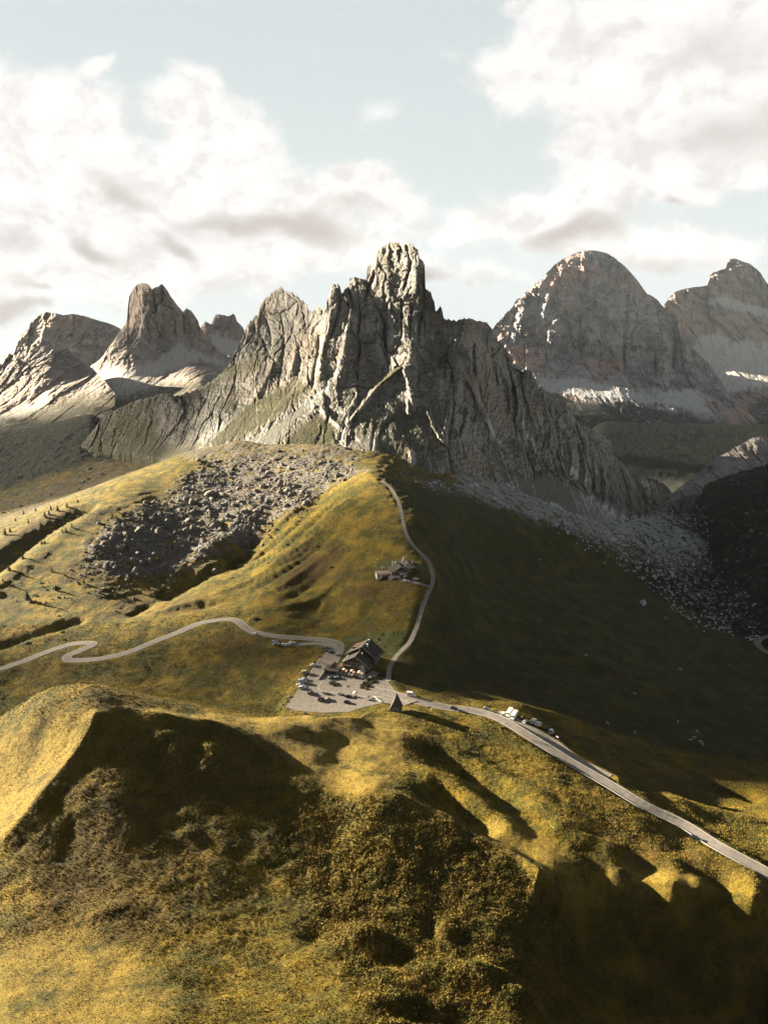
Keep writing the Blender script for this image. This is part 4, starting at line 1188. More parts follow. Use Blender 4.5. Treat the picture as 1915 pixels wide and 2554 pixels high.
def rock_verts(seed, sub=2, flat=.75):
    bm = bmesh.new()
    bmesh.ops.create_icosphere(bm, subdivisions=sub, radius=1.0)
    co = np.array([v.co for v in bm.verts]); fa = [[v.index for v in f.verts] for f in bm.faces]
    bm.free()
    rg = np.random.default_rng(seed)
    for _ in range(9):          # chop with random planes: angular blocks
        n = rg.normal(size=3); n /= np.linalg.norm(n)
        d = rg.uniform(.55, .88)
        s = co @ n
        co = co - np.where(s > d, s - d, 0)[:, None] * n * .92
    co *= np.array([1, rg.uniform(.7, 1.0), rg.uniform(flat * .8, flat * 1.15)])
    return co, np.array(fa)


ROCKS = [rock_verts(500 + i) for i in range(8)]
ROCK_ME = []
for i, (co, fa) in enumerate(ROCKS):
    me = bpy.data.meshes.new('boulder')
    me.from_pydata(co.tolist(), [], fa.tolist())
    me.materials.append(M_BOULD)
    ROCK_ME.append(me)
LOWROCKS = [rock_verts(600 + i, 1) for i in range(8)]


def boulder(x, y, r, label, group=None, k=None, name='boulder', sink=.25, rot=None, pale=False):
    o = bpy.data.objects.new(name, (ROCK_ME2 if pale else ROCK_ME)[RNG.integers(8) if k is None else k])
    COL.objects.link(o)
    o.location = (x, y, smp(x, y) + r * (.45 - sink))
    o.rotation_euler = (RNG.uniform(-.4, .4), RNG.uniform(-.4, .4), RNG.uniform(0, 6.28) if rot is None else rot)
    o.scale = (r, r, r)
    return tag(o, label, 'boulder', group)


M_SCREE = rock_material('scree_rock', (0.36, 0.36, 0.355), (0.37, 0.355, 0.335), (0.52, 0.52, 0.515), (0.20, 0.20, 0.197), 9.0, bump=.8)
ROCK_ME2 = []
for _m in ROCK_ME:
    _m2 = _m.copy(); _m2.materials[0] = M_SCREE; ROCK_ME2.append(_m2)


def rubble(name, pts, sizes, kindlabel, mat=M_BOULD):
    V, Fc, k = [], [], 0
    for (x, y), r in zip(pts, sizes):
        co, fa = LOWROCKS[RNG.integers(8)]
        a = RNG.uniform(0, 6.28); c, s = math.cos(a), math.sin(a)
        p = co * r
        p = np.c_[p[:, 0] * c - p[:, 1] * s + x, p[:, 0] * s + p[:, 1] * c + y, p[:, 2] + smp(x, y) + r * .15]
        V.append(p); Fc.append(fa + k); k += len(p)
    V = np.vstack(V); Fc = np.vstack(Fc)
    me = bpy.data.meshes.new(name)
    me.vertices.add(len(V)); me.vertices.foreach_set('co', V.astype(np.float32).ravel())
    me.loops.add(len(Fc) * 3); me.loops.foreach_set('vertex_index', Fc.astype(np.int32).ravel())
    me.polygons.add(len(Fc)); me.polygons.foreach_set('loop_start', np.arange(0, len(Fc) * 3, 3, dtype=np.int32))
    me.update(calc_edges=True)
    me.materials.append(mat)
    o = bpy.data.objects.new(name, me); COL.objects.link(o)
    return tag(o, kindlabel, 'rubble', None, 'stuff')


def scatter(poly, n, seed, edge=26, clump=24):
    rg = np.random.default_rng(seed)
    w = [hit(GZ, *p)[:2] for p in poly]
    xs = [p[0] for p in w]; ys = [p[1] for p in w]
    out = []
    while len(out) < n:
        x = rg.uniform(min(xs) - edge, max(xs) + edge, 4000); y = rg.uniform(min(ys) - edge, max(ys) + edge, 4000)
        ins = in_poly(x, y, w)
        d, _ = seg_dist(x, y, w + [w[0]])
        sd = np.where(ins, d, -d)
        keep = rg.uniform(0, 1, 4000) < smooth(-edge, edge, sd) ** 1.6 * (.14 + .86 * smooth(-.25, .15, fbm(x / clump, y / clump, 3, seed)))
        out += list(zip(x[keep], y[keep]))
    return out[:n]


FIELD = [(235, 1350), (300, 1295), (420, 1235), (520, 1150), (640, 1130), (760, 1135), (870, 1152), (900, 1180), (830, 1212), (740, 1268), (650, 1325), (560, 1365), (480, 1412), (400, 1436), (300, 1445), (225, 1410)]
FIELD2 = [(1010, 1185), (1100, 1205), (1250, 1215), (1400, 1255), (1600, 1290), (1740, 1340), (1790, 1430), (1760, 1500), (1650, 1450), (1560, 1400), (1480, 1350), (1350, 1300), (1200, 1250), (1060, 1218)]
HALO = [(20, 1470), (200, 1400), (420, 1240), (560, 1150), (900, 1150), (760, 1290), (520, 1440), (300, 1500), (60, 1510)]
HALO2 = [(1300, 1270), (1700, 1280), (1900, 1500), (1900, 1600), (1750, 1570), (1600, 1450)]
big = [(347, 1325, 5.6), (525, 1236, 8.0), (556, 1240, 6.0), (517, 1270, 4.5), (585, 1262, 4.5), (610, 1278, 4.5), (640, 1276, 4.0), (480, 1255, 5), (395, 1330, 4.5), (420, 1300, 4.0), (575, 1183, 4.5), (536, 1425, 3.6), (660, 1190, 4.5), (700, 1205, 4.0), (470, 1300, 4.2), (300, 1370, 3.6), (330, 1400, 3.5), (280, 1345, 3.2)]
G1 = 'boulders of the rockfall left of the footpath ridge'
for px, py, r in big:
    x, y, _ = ground_at(px, py)
    boulder(x, y, r, 'large pale boulder rising above the rockfall field', 'largest boulders of the left rockfall')
P = scatter(FIELD, 8000, 21)
sz = .52 * (RNG.uniform(0, 1, len(P)) + 1e-3) ** -.38
sz = np.clip(sz, .5, 4.2)
o_ = np.argsort(-sz)
for i in o_[:150]:
    boulder(P[i][0], P[i][1], sz[i], 'grey angular boulder in the crowded rockfall below the peak', G1)
rest = [P[i] for i in o_[150:]]; rs = list(sz[o_[150:]])
P2 = scatter(HALO, 700, 22, 10, 20); rest += P2; rs += list(RNG.uniform(.4, 1.4, len(P2)) ** 1.5 + .15)
rubble('rockfall_rubble', rest, rs, 'grey rubble and boulders covering the rockfall field on the golden slope')
P = scatter(FIELD2, 4200, 23, 16)
sz = np.clip(.9 * (RNG.uniform(0, 1, len(P)) + 1e-3) ** -.36, .7, 5.0)
o_ = np.argsort(-sz)
for i in o_[:110]:
    boulder(P[i][0], P[i][1], sz[i], 'pale grey boulder in the shaded scree right of the peak', 'boulders of the shaded scree', pale=True)
rest = [P[i] for i in o_[110:]]; rs = list(sz[o_[110:]])
P2 = scatter(HALO2, 1500, 24, 12, 25); rest += P2; rs += list(RNG.uniform(.4, 1.5, len(P2)) ** 1.5 + .2)
rubble('scree_rubble', rest, rs, 'pale scree and small stones spread over the shaded slope', M_SCREE)
P = scatter([(1500, 1290), (1740, 1250), (1900, 1170), (1990, 1300), (1990, 1600), (1860, 1585), (1700, 1480)], 1500, 26, 20, 40)
rubble('valley_rubble', P, np.clip(.7 * (RNG.uniform(0, 1, len(P)) + 1e-3) ** -.34, .5, 4.0), 'pale stones scattered over the dark rough ground at the far right')
P = scatter([(-20, 1200), (200, 1135), (380, 1095), (430, 1125), (250, 1205), (100, 1262), (-20, 1300)], 2200, 25, 25, 60)
rubble('moraine_rubble', P, np.clip(.8 * (RNG.uniform(0, 1, len(P)) + 1e-3) ** -.36, .6, 4.5), 'grey rubble strewn over the dark hollow behind the golden crest')
x, y, _ = ground_at(1603, 1507)
boulder(x, y, 5.2, 'lone big grey block standing on the dark grass of the right slope', name='boulder', k=3, pale=True)
x, y, _ = ground_at(1660, 1545)
boulder(x, y, 3.4, 'dark slab of rock below the lone big block on the right slope', k=5)

# stones along the edges of the car park
M_STONE = simple_mat('pale_stone', (.26, .24, .21), .9, .2, var=.25, scale=2)
for i, (px, py) in enumerate([(705, 1758), (716, 1750), (722, 1738), (733, 1722), (741, 1708), (757, 1688), (772, 1668), (784, 1652), (795, 1638), (800, 1628), (803, 1616), (793, 1617), (700, 1770), (728, 1776), (760, 1780)]):
    x, y, _ = ground_at(px, py)
    o = boulder(x, y, .62 + .2 * (i % 3), 'rounded pale stone in the row edging the car park', 'edging stones of the car park', name='edging_stone')
    o['category'] = 'stone'

# ------------------------------------------------------------------ trees and bushes
M_BARK = simple_mat('bark', (.05, .036, .026), .95, .1, var=.3, scale=4)


def needle_mat(name, a, b_):
    m, T, b = new_mat(name, .9, .1)
    inf = T.n('ShaderNodeObjectInfo').outputs['Random']
    pos = T.n('ShaderNodeTexCoord').outputs['Object']
    c = T.mix(T.ramp(T.noise(pos, 1.6, 3, .7), .38, .62), a, b_)
    c = T.mix(T.math('MULTIPLY', inf, .5), c, b_)
    link(T, c, b.inputs['Base Color'])
    return m


M_SPRUCE = needle_mat('spruce_needles', (.020, .028, .010), (.050, .056, .018))
M_LARCH = needle_mat('larch_needles', (.055, .050, .016), (.115, .085, .028))
M_BUSH = needle_mat('bush_leaves', (.020, .028, .010), (.055, .062, .020))


def make_tree(name, h, r, seed, mat, label, sparse=1.0):
    rg = np.random.default_rng(seed)
    root = thing(name, label, 'tree')
    tr = MB()
    p0 = Vector((0, 0, -.5)); 
    for k in range(5):
        p1 = Vector((rg.normal() * .02 * h * .3, rg.normal() * .02 * h * .3, h * (k + 1) / 5.0 * .97))
        tr.tube(p0, p1, h * .022 * (1 - k / 5.2), h * .022 * (1 - (k + 1) / 5.2) + .01, 7, False)
        p0 = p1
    tr.build('trunk', M_BARK, root, smooth_=True)
    cr = MB()
    n = int(230 * sparse)
    for i in range(n):
        t = (i + rg.uniform()) / n
        z = h * (.10 + .89 * t)
        L = r * (1 - t) ** .85 * rg.uniform(.55, 1.12) + .12
        a = rg.uniform(0, 6.283)
        d = Vector((math.cos(a), math.sin(a), -.28 - .12 * rg.uniform())); s = Vector((-math.sin(a), math.cos(a), 0))
        base = Vector((0, 0, z))
        m = 4
        for j in range(m):       # needle sprays hanging off the branch
            q = base + d * L * (j + .6) / m
            wd = L * .34 * (1.15 - j / m) + .05
            tilt = Vector((0, 0, rg.uniform(-.35, .1) * wd))
            e = d * (L / m) * .8
            cr.add([q - s * wd + tilt, q + e * .5 + Vector((0, 0, .06 * L)), q + s * wd + tilt, q - e * .6], [(0, 3, 2, 1)])
            cr.add([q - s * wd * .5 - Vector((0, 0, wd * .6)), q + e, q + s * wd * .4 + Vector((0, 0, wd * .25))], [(0, 1, 2)])
    cr.build('crown', mat, root)
    return root


def make_bush(label, seed, w=1.0, cat='bush', name='bush', mat=None):
    rg = np.random.default_rng(seed)
    mb = MB()
    for i in range(420):
        v = Vector(rg.normal(size=3)).normalized()
        v.z = abs(v.z)
        rr = rg.uniform(.55, 1.05) * (1 + .3 * math.sin(v.x * 5 + seed) * math.cos(v.y * 4))
        p = Vector((v.x * rr * w, v.y * rr * w, v.z * rr * w * .8))
        u = Vector(rg.normal(size=3)).normalized() * .17 * w; q = Vector(rg.normal(size=3)).normalized() * .17 * w
        mb.add([p - u, p + q, p + u, p - q * .8], [(0, 1, 2, 3)])
    o = mb.build(name, mat or M_BUSH)
    return tag(o, label, cat)


TREES = {'s': [make_tree('spruce_tree', 10, 2.3, 31 + i, M_SPRUCE, 'x') for i in range(2)], 'l': [make_tree('larch_tree', 9, 2.3, 41 + i, M_LARCH, 'x', .8) for i in range(2)]}
_used = {'s': 0, 'l': 0}


def place_tree(px, py, h, kind, label, group=None):
    x, y, z = ground_at(px, py)
    k = _used[kind]; _used[kind] += 1
    src = TREES[kind][k % 2]
    o = src if k < 2 else copy_tree(src)
    o.location = (x, y, z); o.rotation_euler = (0, 0, RNG.uniform(0, 6.28))
    s = h / (10 if kind == 's' else 9)
    q_ = RNG.uniform(1.0, 1.5); s *= RNG.uniform(.6, 1.0)
    o.scale = (s * q_, s * q_ * RNG.uniform(.9, 1.1), s)
    tag(o, label, 'tree', group)
    return o


ga = 'trees along the lit left slope'
place_tree(70, 1498, 10.5, 's', 'tallest dark spruce standing alone on the golden left slope', None)
place_tree(290, 1492, 7.5, 's', 'dark spruce at the lower tip of the boulder field', None)
for px, py, h, kd in [(58, 1394, 8, 'l'), (24, 1424, 7, 'l'), (105, 1358, 8, 'l'), (112, 1356, 6, 'l'), (180, 1316, 7, 'l'), (156, 1328, 6.5, 'l'), (165, 1326, 6, 'l')]:
    place_tree(px, py, h, kd, 'golden larch on the rim of the dark ditch in the left slope', 'larches on the rim of the dark ditch')
for px, py, h, kd in [(14, 1335, 9, 'l'), (26, 1328, 8, 'l'), (113, 1290, 8, 'l'), (124, 1285, 7, 'l'), (145, 1276, 8, 'l'), (168, 1266, 7, 'l'), (72, 1306, 7, 's'), (128, 1272, 7, 's'), (60, 1283, 7, 's'), (90, 1275, 6, 's'), (40, 1300, 6, 's'), (195, 1255, 6, 's')]:
    place_tree(px, py, h, kd, 'small conifer behind the golden crest at far left', 'conifers behind the golden left crest')
for px, py, h, kd in [(130, 1425, 7, 's'), (140, 1473, 7.5, 's'), (163, 1437, 6, 'l'), (8, 1450, 6, 'l'), (293, 1455, 6, 'l'), (375, 1258, 8, 's'), (281, 1290, 7, 'l'), (248, 1415, 6, 'l'), (395, 1400, 7, 'l'), (210, 1455, 6, 's'), (455, 1265, 6, 's'), (320, 1340, 6, 's'),
                      (350, 1375, 7, 's'), (430, 1370, 6, 's'), (365, 1410, 6, 'l'), (490, 1340, 6, 's'), (520, 1320, 6, 's'), (560, 1300, 5, 's'), (270, 1380, 6, 's'), (410, 1425, 6, 'l'), (460, 1400, 5, 's'), (330, 1440, 6, 's'), (610, 1330, 5, 's'), (240, 1380, 5, 'l')]:
    place_tree(px, py, h, kd, 'stunted conifer growing among the boulders of the rockfall', 'conifers among the boulders')
for i in range(26):
    px = 1380 + RNG.uniform(0, 440); py = np.interp(px, [1380, 1820], [1250, 1420]) + RNG.uniform(-20, 110)
    place_tree(px, py, RNG.uniform(4, 7), 's', 'small dark spruce in the shaded scree right of the peak', 'spruces in the shaded scree')
bush0 = make_bush('low dark bush on the grass near the hairpin road', 3, 1.6)
_b = 0
for px, py, r, lab, grp in [(72, 1606, 2.0, 'pair of dark bushes on the meadow above the hairpin', 'bushes above the hairpin'), (162, 1596, 1.0, None, None), (157, 1577, 1.4, None, None), (640, 1545, 1.9, 'wide dark bush above the bend of the left road', None),
                       (717, 1359, 1.4, None, None), (780, 1307, 1.0, None, None), (793, 1363, 1.4, None, None), (670, 1405, 1.2, None, None), (827, 1415, 1.3, None, None), (718, 1487, 1.5, None, None), (580, 1441, 1.1, None, None), (790, 1323, .9, None, None), (748, 1337, .9, None, None),
                       (148, 1537, 1.1, None, None), (290, 1525, .9, None, None), (365, 1665, 1.2, 'low scrub patch on the meadow inside the road bend', None), (470, 1470, 1.2, None, None)]:
    x, y, z = ground_at(px, py)
    o = bush0 if _b == 0 else bush0.copy()
    if _b: COL.objects.link(o)
    o.location = (x, y, z - .1); o.scale = (r / 1.6 * 1.2, r / 1.6, r / 1.6 * .8); o.rotation_euler = (0, 0, _b)
    if lab is None:
        lab, grp = 'small scrub bush dotted over the grassy slope', 'scrub bushes on the slopes'
    if _b == 0: lab, grp = 'dark bush on the meadow above the hairpin', None
    o['label'] = lab
    if 'group' in o.keys(): del o['group']
    if grp: o['group'] = grp
    _b += 1
# ------------------------------------------------------------------ vehicles
M_TYRE = simple_mat('tyre', (.012, .012, .012), .8)
M_RIM = simple_mat('rim', (.30, .30, .31), .35, .5, .8)
M_GLASS = simple_mat('car_glass', (.012, .015, .018), .08, .7)
M_LAMP = simple_mat('lamp_glass', (.55, .55, .5), .2, .5)
M_TAIL = simple_mat('tail_light', (.25, .01, .01), .3, .5)
PAINT = {k: simple_mat('paint_' + k, c, .32, .5) for k, c in dict(white=(.50, .49, .47), silver=(.26, .27, .28), grey=(.10, .105, .11), black=(.010, .010, .011), teal=(.045, .075, .08), green=(.020, .034, .022), tan=(.26, .21, .15), blue=(.20, .26, .32), brown=(.06, .04, .03), red=(.22, .02, .02), cream=(.52, .50, .45)).items()}
M_TRIM = simple_mat('dark_trim', (.02, .02, .02), .6)


def wheels(root, hw, ys, r=.33):
    for y in ys:
        for s in (-1, 1):
            w = MB().tube((s * (hw - .20), y, r), (s * (hw + .02), y, r), r, n=14).build('wheel', M_TYRE, root)
            MB().tube((s * (hw + .01), y, r), (s * (hw + .04), y, r), r * .6, n=10).build('rim', M_RIM, w)


def lights(root, hw, yf, yb, z):
    for s in (-1, 1):
        MB().cbox(s * (hw - .28), yf, z, .36, .10, .16).build('headlight', M_LAMP, root)
        MB().cbox(s * (hw - .2), yb, z + .12, .22, .08, .22).build('tail_light', M_TAIL, root)


def make_car(name, style, cat='car'):
    root = thing(name, 'x', cat)
    hw = .9
    if style == 'hatch':
        low = [(-2.05, .28), (-2.1, .55), (-2.0, .92), (-1.2, .98), (.7, .98), (1.85, .80), (2.1, .6), (2.08, .28)]
        cab = [(-1.92, .95), (-1.5, 1.42), (-.9, 1.48), (.15, 1.45), (1.0, .95)]
    elif style == 'suv':
        low = [(-2.2, .32), (-2.25, .7), (-2.2, 1.08), (.9, 1.08), (2.1, .98), (2.3, .75), (2.25, .32)]
        cab = [(-2.12, 1.05), (-1.95, 1.66), (-1.2, 1.72), (.25, 1.68), (1.05, 1.05)]
    else:
        low = [(-2.3, .28), (-2.35, .6), (-2.25, .95), (-1.6, .96), (.9, .95), (2.15, .78), (2.35, .6), (2.3, .28)]
        cab = [(-1.75, .93), (-1.05, 1.38), (-.4, 1.43), (.2, 1.40), (1.1, .93)]
    ins = lambda z: .03 if z > .4 else .06
    b = MB().prism(low, -hw, hw, ins)
    zb, zt = cab[0][1], max(p[1] for p in cab)
    ct = lambda z: .06 + .16 * (z - zb) / (zt - zb)
    roof = [(y, z) for y, z in cab]
    b.build('body', PAINT['white'], root, .05)
    gl = [(y * .99, z if z < zt - .12 else z - .07) for y, z in cab]
    MB().prism(gl, -hw, hw, lambda z: ct(z) + .0).build('window', M_GLASS, root)
    top = [p for p in cab if p[1] > zt - .13]
    y0, y1 = min(p[0] for p in top), max(p[0] for p in top)
    rf = MB().prism([(y0, zt - .10), (y0 + .1, zt - .01), (y1 - .1, zt - .02), (y1, zt - .10)], -hw, hw, lambda z: ct(z) - .02)
    for s in (-1, 1):            # pillars
        for (ya, za), (yb_, zb_) in ((cab[0], cab[1]), (cab[-1], cab[-2]), ((-.35, zb), (-.35, zt - .08))):
            rf.tube((s * (hw - .05), ya, za), (s * (hw - .2), yb_, zb_), .05, n=5)
    rf.build('roof', PAINT['white'], root)
    wheels(root, hw, (-1.35, 1.35), .33 if style != 'suv' else .37)
    lights(root, hw, low[-2][0] - .02, low[1][0] + .02, .68)
    return root


def make_van(name, cat='van', L=5.2, H=2.4, hw=1.0):
    root = thing(name, 'x', cat)
    h = L / 2
    MB().prism([(-h, .35), (-h, H - .15), (-h + .2, H), (h - 1.9, H), (h - 1.05, 1.35), (h - .15, 1.1), (h, .8), (h, .35)], -hw, hw, lambda z: .03 + .07 * max(0, z - 1.1)).build('body', PAINT['white'], root, .05)
    MB().add([(-hw + .16, h - 1.78, H - .2), (hw - .16, h - 1.78, H - .2), (hw - .1, h - 1.06, 1.44), (-hw + .1, h - 1.06, 1.44)], [(0, 1, 2, 3)]).add([(-hw + .16, h - 1.75, H - .24), (hw - .16, h - 1.75, H - .24), (hw - .1, h - 1.03, 1.40), (-hw + .1, h - 1.03, 1.40)], [(0, 1, 2, 3)]).build('windscreen', M_GLASS, root)
    for s in (-1, 1):
        m = MB()
        m.cbox(s * (hw - .02), h - 2.1, 1.62, .06, .8, .5); m.cbox(s * (hw - .02), h - 3.3, 1.62, .06, 1.1, .5)
        m.build('window', M_GLASS, root)
    MB().cbox(0, -h + .0, 1.65, 1.5, .06, .55).build('window', M_GLASS, root)
    wheels(root, hw, (-h + 1.0, h - .95), .36)
    lights(root, hw, h, -h, .75)
    return root


def make_camper(name, cat='motorhome'):
    root = thing(name, 'x', cat)
    hw = 1.15
    MB().prism([(-3.4, .5), (-3.4, 2.95), (-3.2, 3.05), (1.6, 3.05), (2.7, 2.75), (2.75, 2.2), (1.5, 2.0), (1.5, .5)], -hw, hw).build('living_box', PAINT['cream'], root, .06)
    MB().prism([(1.4, .4), (1.4, 2.1), (2.0, 2.05), (2.75, 1.35), (3.5, 1.1), (3.6, .8), (3.55, .4)], -hw + .12, hw - .12, lambda z: .02 + .05 * max(0, z - 1)).build('cab', PAINT['white'], root, .04)
    MB().add([(-.9, 2.12, 2.03), (.9, 2.12, 2.03), (.95, 2.84, 1.40), (-.95, 2.84, 1.40)], [(0, 1, 2, 3)]).build('windscreen', M_GLASS, root)
    for s in (-1, 1):
        MB().cbox(s * hw, -1.6, 1.9, .06, 1.1, .55).build('window', M_GLASS, root)
        MB().cbox(s * hw, .6, 1.9, .06, .8, .5).build('window', M_GLASS, root)
    MB().cbox(0, -3.4, 2.0, 1.1, .06, .6).build('window', M_GLASS, root)
    m = MB(); m.cbox(0, -1.8, 3.1, .7, .7, .12); m.cbox(.2, .6, 3.1, .5, .5, .12); m.build('roof_hatch', M_TRIM, root)
    m = MB(); m.tube((hw + .08, -2.6, 2.8), (hw + .08, 1.2, 2.8), .09, n=6); m.build('awning', PAINT['silver'], root)
    wheels(root, hw - .1, (-1.9, 2.6), .36)
    lights(root, hw - .12, 3.56, -3.42, .8)
    return root


def make_caravan(name, cat='caravan'):
    root = thing(name, 'x', cat)
    hw = 1.12
    MB().prism([(-2.9, .6), (-3.05, 1.2), (-2.8, 2.45), (-2.3, 2.65), (2.3, 2.65), (2.85, 2.35), (3.05, 1.3), (2.9, .6)], -hw, hw).build('body', PAINT['cream'], root, .06)
    for s in (-1, 1):
        MB().cbox(s * hw, -1.5, 1.75, .06, 1.2, .55).build('window', M_GLASS, root)
        MB().cbox(s * hw, 1.3, 1.75, .06, 1.2, .55).build('window', M_GLASS, root)
    MB().cbox(0, -2.93, 1.8, 1.5, .12, .5).build('window', M_GLASS, root)
    MB().cbox(hw, .1, 1.45, .05, .65, 1.7).build('door', PAINT['silver'], root)
    m = MB(); m.cbox(0, -.8, 2.69, .6, .6, .1); m.cbox(0, 1.4, 2.69, .4, .4, .1); m.build('roof_hatch', M_TRIM, root)
    m = MB(); m.tube((-.6, 2.8, .5), (0, 4.1, .5), .05, n=5); m.tube((.6, 2.8, .5), (0, 4.1, .5), .05, n=5); m.tube((0, 4.0, .5), (0, 4.0, .05), .05, n=5); m.build('drawbar', M_TRIM, root)
    wheels(root, hw - .02, (0.0,), .34)
    return root


def make_moto(name, rider=False):
    root = thing(name, 'x', 'motorcycle')
    MB().tube((-.06, -.72, .31), (.06, -.72, .31), .31, n=14).build('wheel', M_TYRE, root)
    MB().tube((-.05, .72, .31), (.05, .72, .31), .31, n=14).build('wheel', M_TYRE, root)
    m = MB(); m.cbox(0, .1, .55, .26, .7, .38); m.cbox(0, .2, .85, .3, .5, .22); m.tube((0, .72, .31), (0, .45, .95), .04, n=6); m.tube((0, -.72, .31), (0, -.1, .5), .05, n=6); m.cbox(0, .55, .95, .3, .16, .34); m.build('body', PAINT['black'], root, .02)
    MB().cbox(0, -.38, .82, .26, .7, .12).build('seat', M_TRIM, root, .02)
    MB().tube((-.36, .45, 1.05), (.36, .45, 1.05), .025, n=5).build('handlebar', M_TRIM, root)
    MB().cbox(0, .66, .88, .16, .08, .14).build('headlight', M_LAMP, root)
    m = MB(); m.cbox(-.32, -.6, .62, .2, .4, .3); m.cbox(.32, -.6, .62, .2, .4, .3); m.build('pannier', M_TRIM, root, .02)
    return root


PROTO = {'hatch': make_car('parked_car', 'hatch'), 'sedan': make_car('parked_car', 'sedan'), 'suv': make_car('parked_car', 'suv'), 'van': make_van('parked_van'), 'camper': make_camper('motorhome'), 'caravan': make_caravan('caravan'), 'moto': make_moto('motorcycle')}
_first = {k: True for k in PROTO}


def vehicle(kind, px, py, head, colour, label, group=None, z=None, name=None):
    """head: direction the nose points, degrees clockwise from straight ahead"""
    x, y, _ = hit(GZ, px, py)
    o = PROTO[kind]
    if not _first[kind]:
        o = copy_tree(o)
    _first[kind] = False
    h = R(-head)
    d = Vector((-math.sin(h), math.cos(h)))
    L = 1.6
    za, zb = smp(x + d.x * L, y + d.y * L), smp(x - d.x * L, y - d.y * L)
    o.location = (x, y, (za + zb) / 2 + .16)
    o.rotation_euler = (math.atan2(za - zb, 2 * L), 0, h)
    for p in ('body', 'roof', 'living_box', 'cab'):
        if colour and not (kind == 'camper' and p == 'living_box'):
            recolour(o, p, PAINT[colour])
    tag(o, label, {'hatch': 'car', 'sedan': 'car', 'suv': 'car', 'van': 'van', 'camper': 'motorhome', 'caravan': 'caravan', 'moto': 'motorcycle'}[kind], group)
    if name: o.name = name
    return o


def c3(x, y): return 700 + x * .1808, 1640 + y * .1808
def c6(x, y): return 600 + x * .1567, 1560 + y * .1567
def c7(x, y): return 900 + x * .1688, 1720 + y * .1688
def c4(x, y): return 1180 + x * .1688, 1730 + y * .1688
def c5(x, y): return 920 + x * .1025, 1380 + y * .1025


gl_ = 'cars parked at the pass'
V = [
    ('hatch', c3(455, 118), 75, 'white', 'white car nosing out from the grass edge, nearest the walking people'),
    ('van', c3(350, 228), 80, 'tan', 'tall sand coloured camper van at the grass edge of the car park'),
    ('van', c3(300, 350), 85, 'blue', 'pale blue grey van at the head of the row of parked cars'),
    ('hatch', c3(335, 312), 85, 'silver', 'silver car half hidden behind the pale blue grey van'),
    ('sedan', c3(270, 393), 88, 'white', 'white saloon between the pale blue van and the corner white car'),
    ('suv', c3(298, 432), 85, 'white', 'white car at the near end of the row by the grass edge'),
    ('suv', c3(410, 500), 20, 'brown', 'brown off roader alone on the dark asphalt beside the white cars'),
    ('suv', c3(548, 590), 55, 'black', 'black off roader in the middle of the lower car park'),
    ('hatch', c3(652, 590), 70, 'tan', 'small beige car beside the black off roader'),
    ('hatch', c3(918, 628), 95, 'black', 'black hatchback closest to the golden bank at the lower edge'),
    ('sedan', c3(935, 548), 95, 'black', 'long black saloon beside the white parasol stand'),
    ('hatch', c3(690, 288), 60, 'teal', 'dark teal car parked under the retaining wall of the chalet'),
    ('sedan', c3(795, 290), 85, 'grey', 'grey saloon beside the dark teal car near the terrace'),
    ('suv', c3(708, 362), 50, 'green', 'dark green off roader on the tip of the traffic island'),
    ('hatch', c3(1035, 282), 95, 'black', 'black car tucked against the front of the terrace'),
    ('hatch', c6(225, 148), -60, 'white', 'white car driving up the left road'),
    ('hatch', c6(545, 272), 70, 'silver', 'silver car at the left end of the roadside row, farther rank'),
    ('sedan', c6(565, 306), 70, 'silver', 'silver saloon at the left end of the roadside row, nearer rank'),
    ('hatch', c6(640, 318), 70, 'teal', 'dark teal hatchback third in the roadside row'),
    ('hatch', c6(693, 316), 68, 'white', 'white hatchback next to the teal one in the roadside row'),
    ('sedan', c6(742, 322), 66, 'white', 'white saloon standing forward in the middle of the roadside row'),
    ('suv', c6(818, 298), 68, 'white', 'white off roader at the right end of the roadside row'),
    ('hatch', c6(1372, 370), 85, 'grey', 'grey hatchback behind the others where the road bends to the chalet'),
    ('sedan', c6(1388, 408), 85, 'black', 'black saloon in the middle of the trio by the bend'),
    ('suv', c6(1450, 438), 85, 'grey', 'dark grey off roader at the front of the trio by the bend'),
    ('sedan', c6(1555, 478), 95, 'silver', 'silver saloon passing the corner of the chalet'),
    ('van', c7(742, 95), 105, 'white', 'white van driving towards the chapel along the right road'),
    ('hatch', c7(1372, 290), 100, 'black', 'black car at the grassy roadside between chapel and motorhomes'),
    ('hatch', c4(195, 245), 105, 'silver', 'silver car at the start of the lay-by above the motorhomes'),
    ('hatch', c4(440, 312), 20, 'white', 'small white car just before the first motorhome'),
    ('camper', c4(535, 315), 208, 'white', 'first motorhome of the lay-by, cream with a deep cab roof'),
    ('camper', c4(600, 355), 208, 'white', 'second motorhome, side by side with the first one'),
    ('hatch', c4(760, 425), 30, 'white', 'white hatchback between the motorhomes and the caravans'),
    ('caravan', c4(880, 455), 30, 'cream', 'first cream caravan, the one nearer the white hatchback'),
    ('caravan', c4(955, 492), 30, 'cream', 'second cream caravan, the one nearer the black saloon'),
    ('sedan', c4(1060, 535), 30, 'black', 'black saloon in the shade of the second caravan'),
    ('van', c4(1150, 590), 28, 'white', 'white box van with dark windows beyond the caravans'),
    ('hatch', c4(1265, 680), 60, 'black', 'black car at the lower end of the lay-by row'),
    ('hatch', c5(905, 695), 100, 'white', 'white car on the drive below the upper hut'),
    ('hatch', c5(1140, 648), 100, 'white', 'white car parked at the right corner of the upper hut'),
    ('hatch', (1732, 2094), 125, 'black', 'black car low beside the guard rail of the right road'),
]
for kind, (px, py), hd, colr, lab in V:
    vehicle(kind, px, py, hd, colr, lab, 'motorhomes in the lay-by' if kind == 'camper' else 'caravans in the lay-by' if kind == 'caravan' else gl_)
